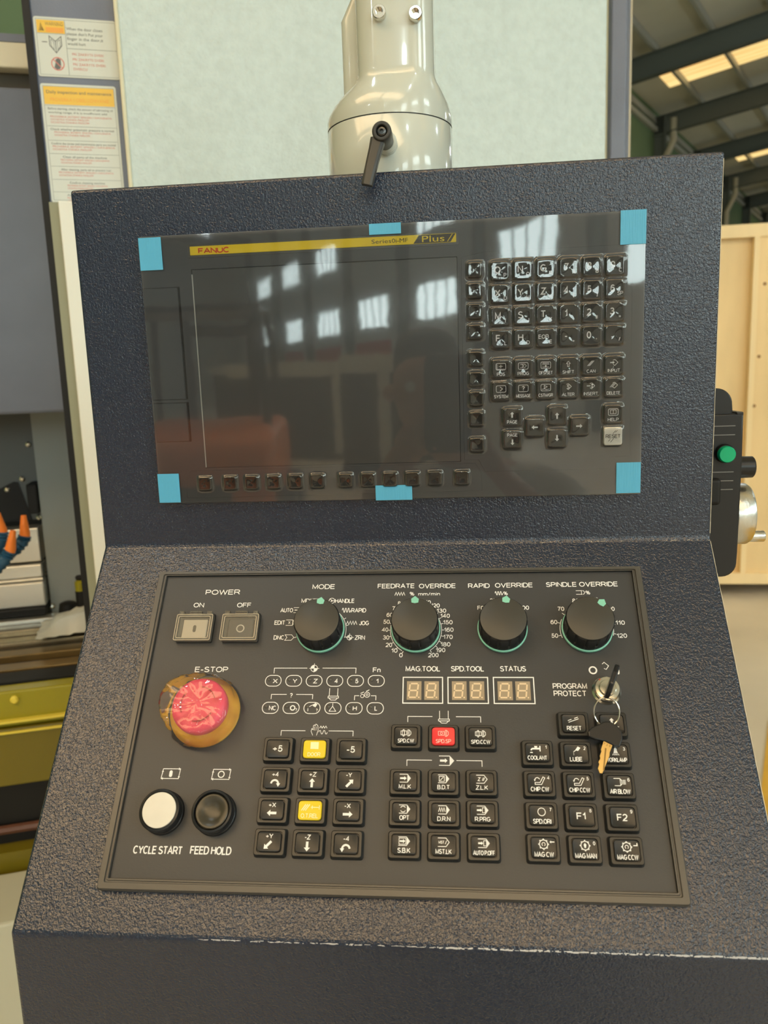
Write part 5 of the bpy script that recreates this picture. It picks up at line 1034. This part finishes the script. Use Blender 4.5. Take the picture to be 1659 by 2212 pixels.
def arm(s, elbow, wrist, palm):
    e = ch([(s * .10, 0, 1.30, .07), (s * .19, .01, 1.29, .052), (*[(a + b) / 2 for a, b in zip((s * .19, .01, 1.29), elbow)], .045), (*elbow, .038), (*[(a + b) / 2 for a, b in zip(elbow, wrist)], .034), (*wrist, .024), (*palm, .032, .018)], chest)
    return e
pr_ = arm(1, (.25, .14, 1.16), (.06, .36, 1.36), (.0, .42, 1.43))
pl_ = arm(-1, (-.27, .16, 1.14), (-.20, .36, 1.36), (-.14, .42, 1.43))
for base, s, P0 in ((pr_, 1, (.0, .42, 1.43)), (pl_, -1, (-.14, .42, 1.43))):
    for k_ in range(4):
        f0 = (P0[0] - s * .030, P0[1] + .005, P0[2] + .02 + .019 * k_ - .01)
        ch([(f0[0], f0[1], f0[2], .0095), (f0[0] - s * .022, f0[1] - .008 + .004, f0[2] + .006, .0085), (f0[0] - s * .030, f0[1] + .012, f0[2] + .008, .0075)], base)
    ch([(P0[0] + s * .004, P0[1] + .012, P0[2] + .036, .011), (P0[0] - s * .012, P0[1] + .018, P0[2] + .060, .009)], base)
for s in (-1, 1): ch([(s * .09, 0, .78, .085), (s * .10, .01, .45, .055), (s * .10, -.01, .42, .05), (s * .11, -.02, .10, .038), (s * .11, .01, .045, .035), (s * .12, .12, .03, .028)], root)
body = skin('body', V, E_, m_skin, PN)
V, E_ = [], []
r0 = ch([(0, 0, .86, .175, .13)]); c1 = ch([(0, -.01, 1.02, .15, .115), (0, 0, 1.18, .175, .13), (0, 0, 1.285, .14, .10), (0, .005, 1.345, .065, .06)], r0); c2 = 3
for s, el in ((1, (.25, .14, 1.16)), (-1, (-.27, .16, 1.14))): ch([(s * .11, 0, 1.30, .085), (s * .195, .01, 1.285, .068), (*[a * .45 + b * .55 for a, b in zip((s * .195, .01, 1.285), el)], .066)], c2)
skin('t_shirt', V, E_, m_shirt, PN)
V, E_ = [], []
r0 = ch([(0, 0, .88, .165, .125)])
for s in (-1, 1): ch([(s * .095, 0, .76, .10), (s * .105, .01, .45, .072), (s * .115, -.01, .12, .058)], r0)
skin('trousers', V, E_, m_trs, PN)
V, E_ = [], []
ch([(-.11, -.015, 1.50, .07, .06), (-.11, .0, 1.57, .085, .085), (-.11, .02, 1.625, .085, .09), (-.11, .07, 1.65, .07, .05)]); skin('hair', V, E_, m_hair, PN)
q = MB(1); q.tube([(-.11, .145, 1.56), (-.11, .165, 1.53), (-.11, .17, 1.515), (-.11, .145, 1.508)], .01, 8, rf=lambda i: (.007, .011, .014, .008)[i]); q.build('nose', m_skin, PN, smooth=True)
for s in (-1, 1):
    q = MB(1); q.lathe([(.001, -.012), (.009, -.008), (.012, 0), (.009, .008), (.001, .012)], 12); q.build('eye', mat('eye', (.7, .7, .68), rough=.2), PN, smooth=True, loc=(-.11 + s * .032, .132, 1.548), rot=(R(90), 0, 0))
    q = MB(1); q.lathe([(.001, -.02), (.016, -.012), (.02, 0), (.016, .012), (.001, .02)], 12); q.build('ear', m_skin, PN, smooth=True, loc=(-.11 + s * .082, .04, 1.535), rot=(0, R(8), 0))
q = MB(1); q.tube([(-.135, .138, 1.478), (-.11, .146, 1.476), (-.085, .138, 1.478)], .005, 8); q.build('mouth', mat('lips', (.4, .13, .11), rough=.5), PN, smooth=True)
for s in (-1, 1):
    q = MB(1); q.loft([rr(.10, .28, .045, 0, s * .115, .05, 5), rr(.10, .28, .045, .05, s * .115, .05, 5), rr(.07, .2, .03, .085, s * .115, .02, 5)], True, True); q.build('shoe', m_hair, PN, smooth=True, angle=50)
# phone just behind the lens
PH = empty('phone', cam.location, cam.rotation_euler, label='dark phone held up in front of the console, mirrored in the screen', cat='phone')
q = MB(1); q.loft([rr(.078, .165, .012, .010, -.016, -.056, 5), rr(.078, .165, .012, .018, -.016, -.056, 5)], True, True); q.build('phone_body', BLACK, PH, bevel=.001)
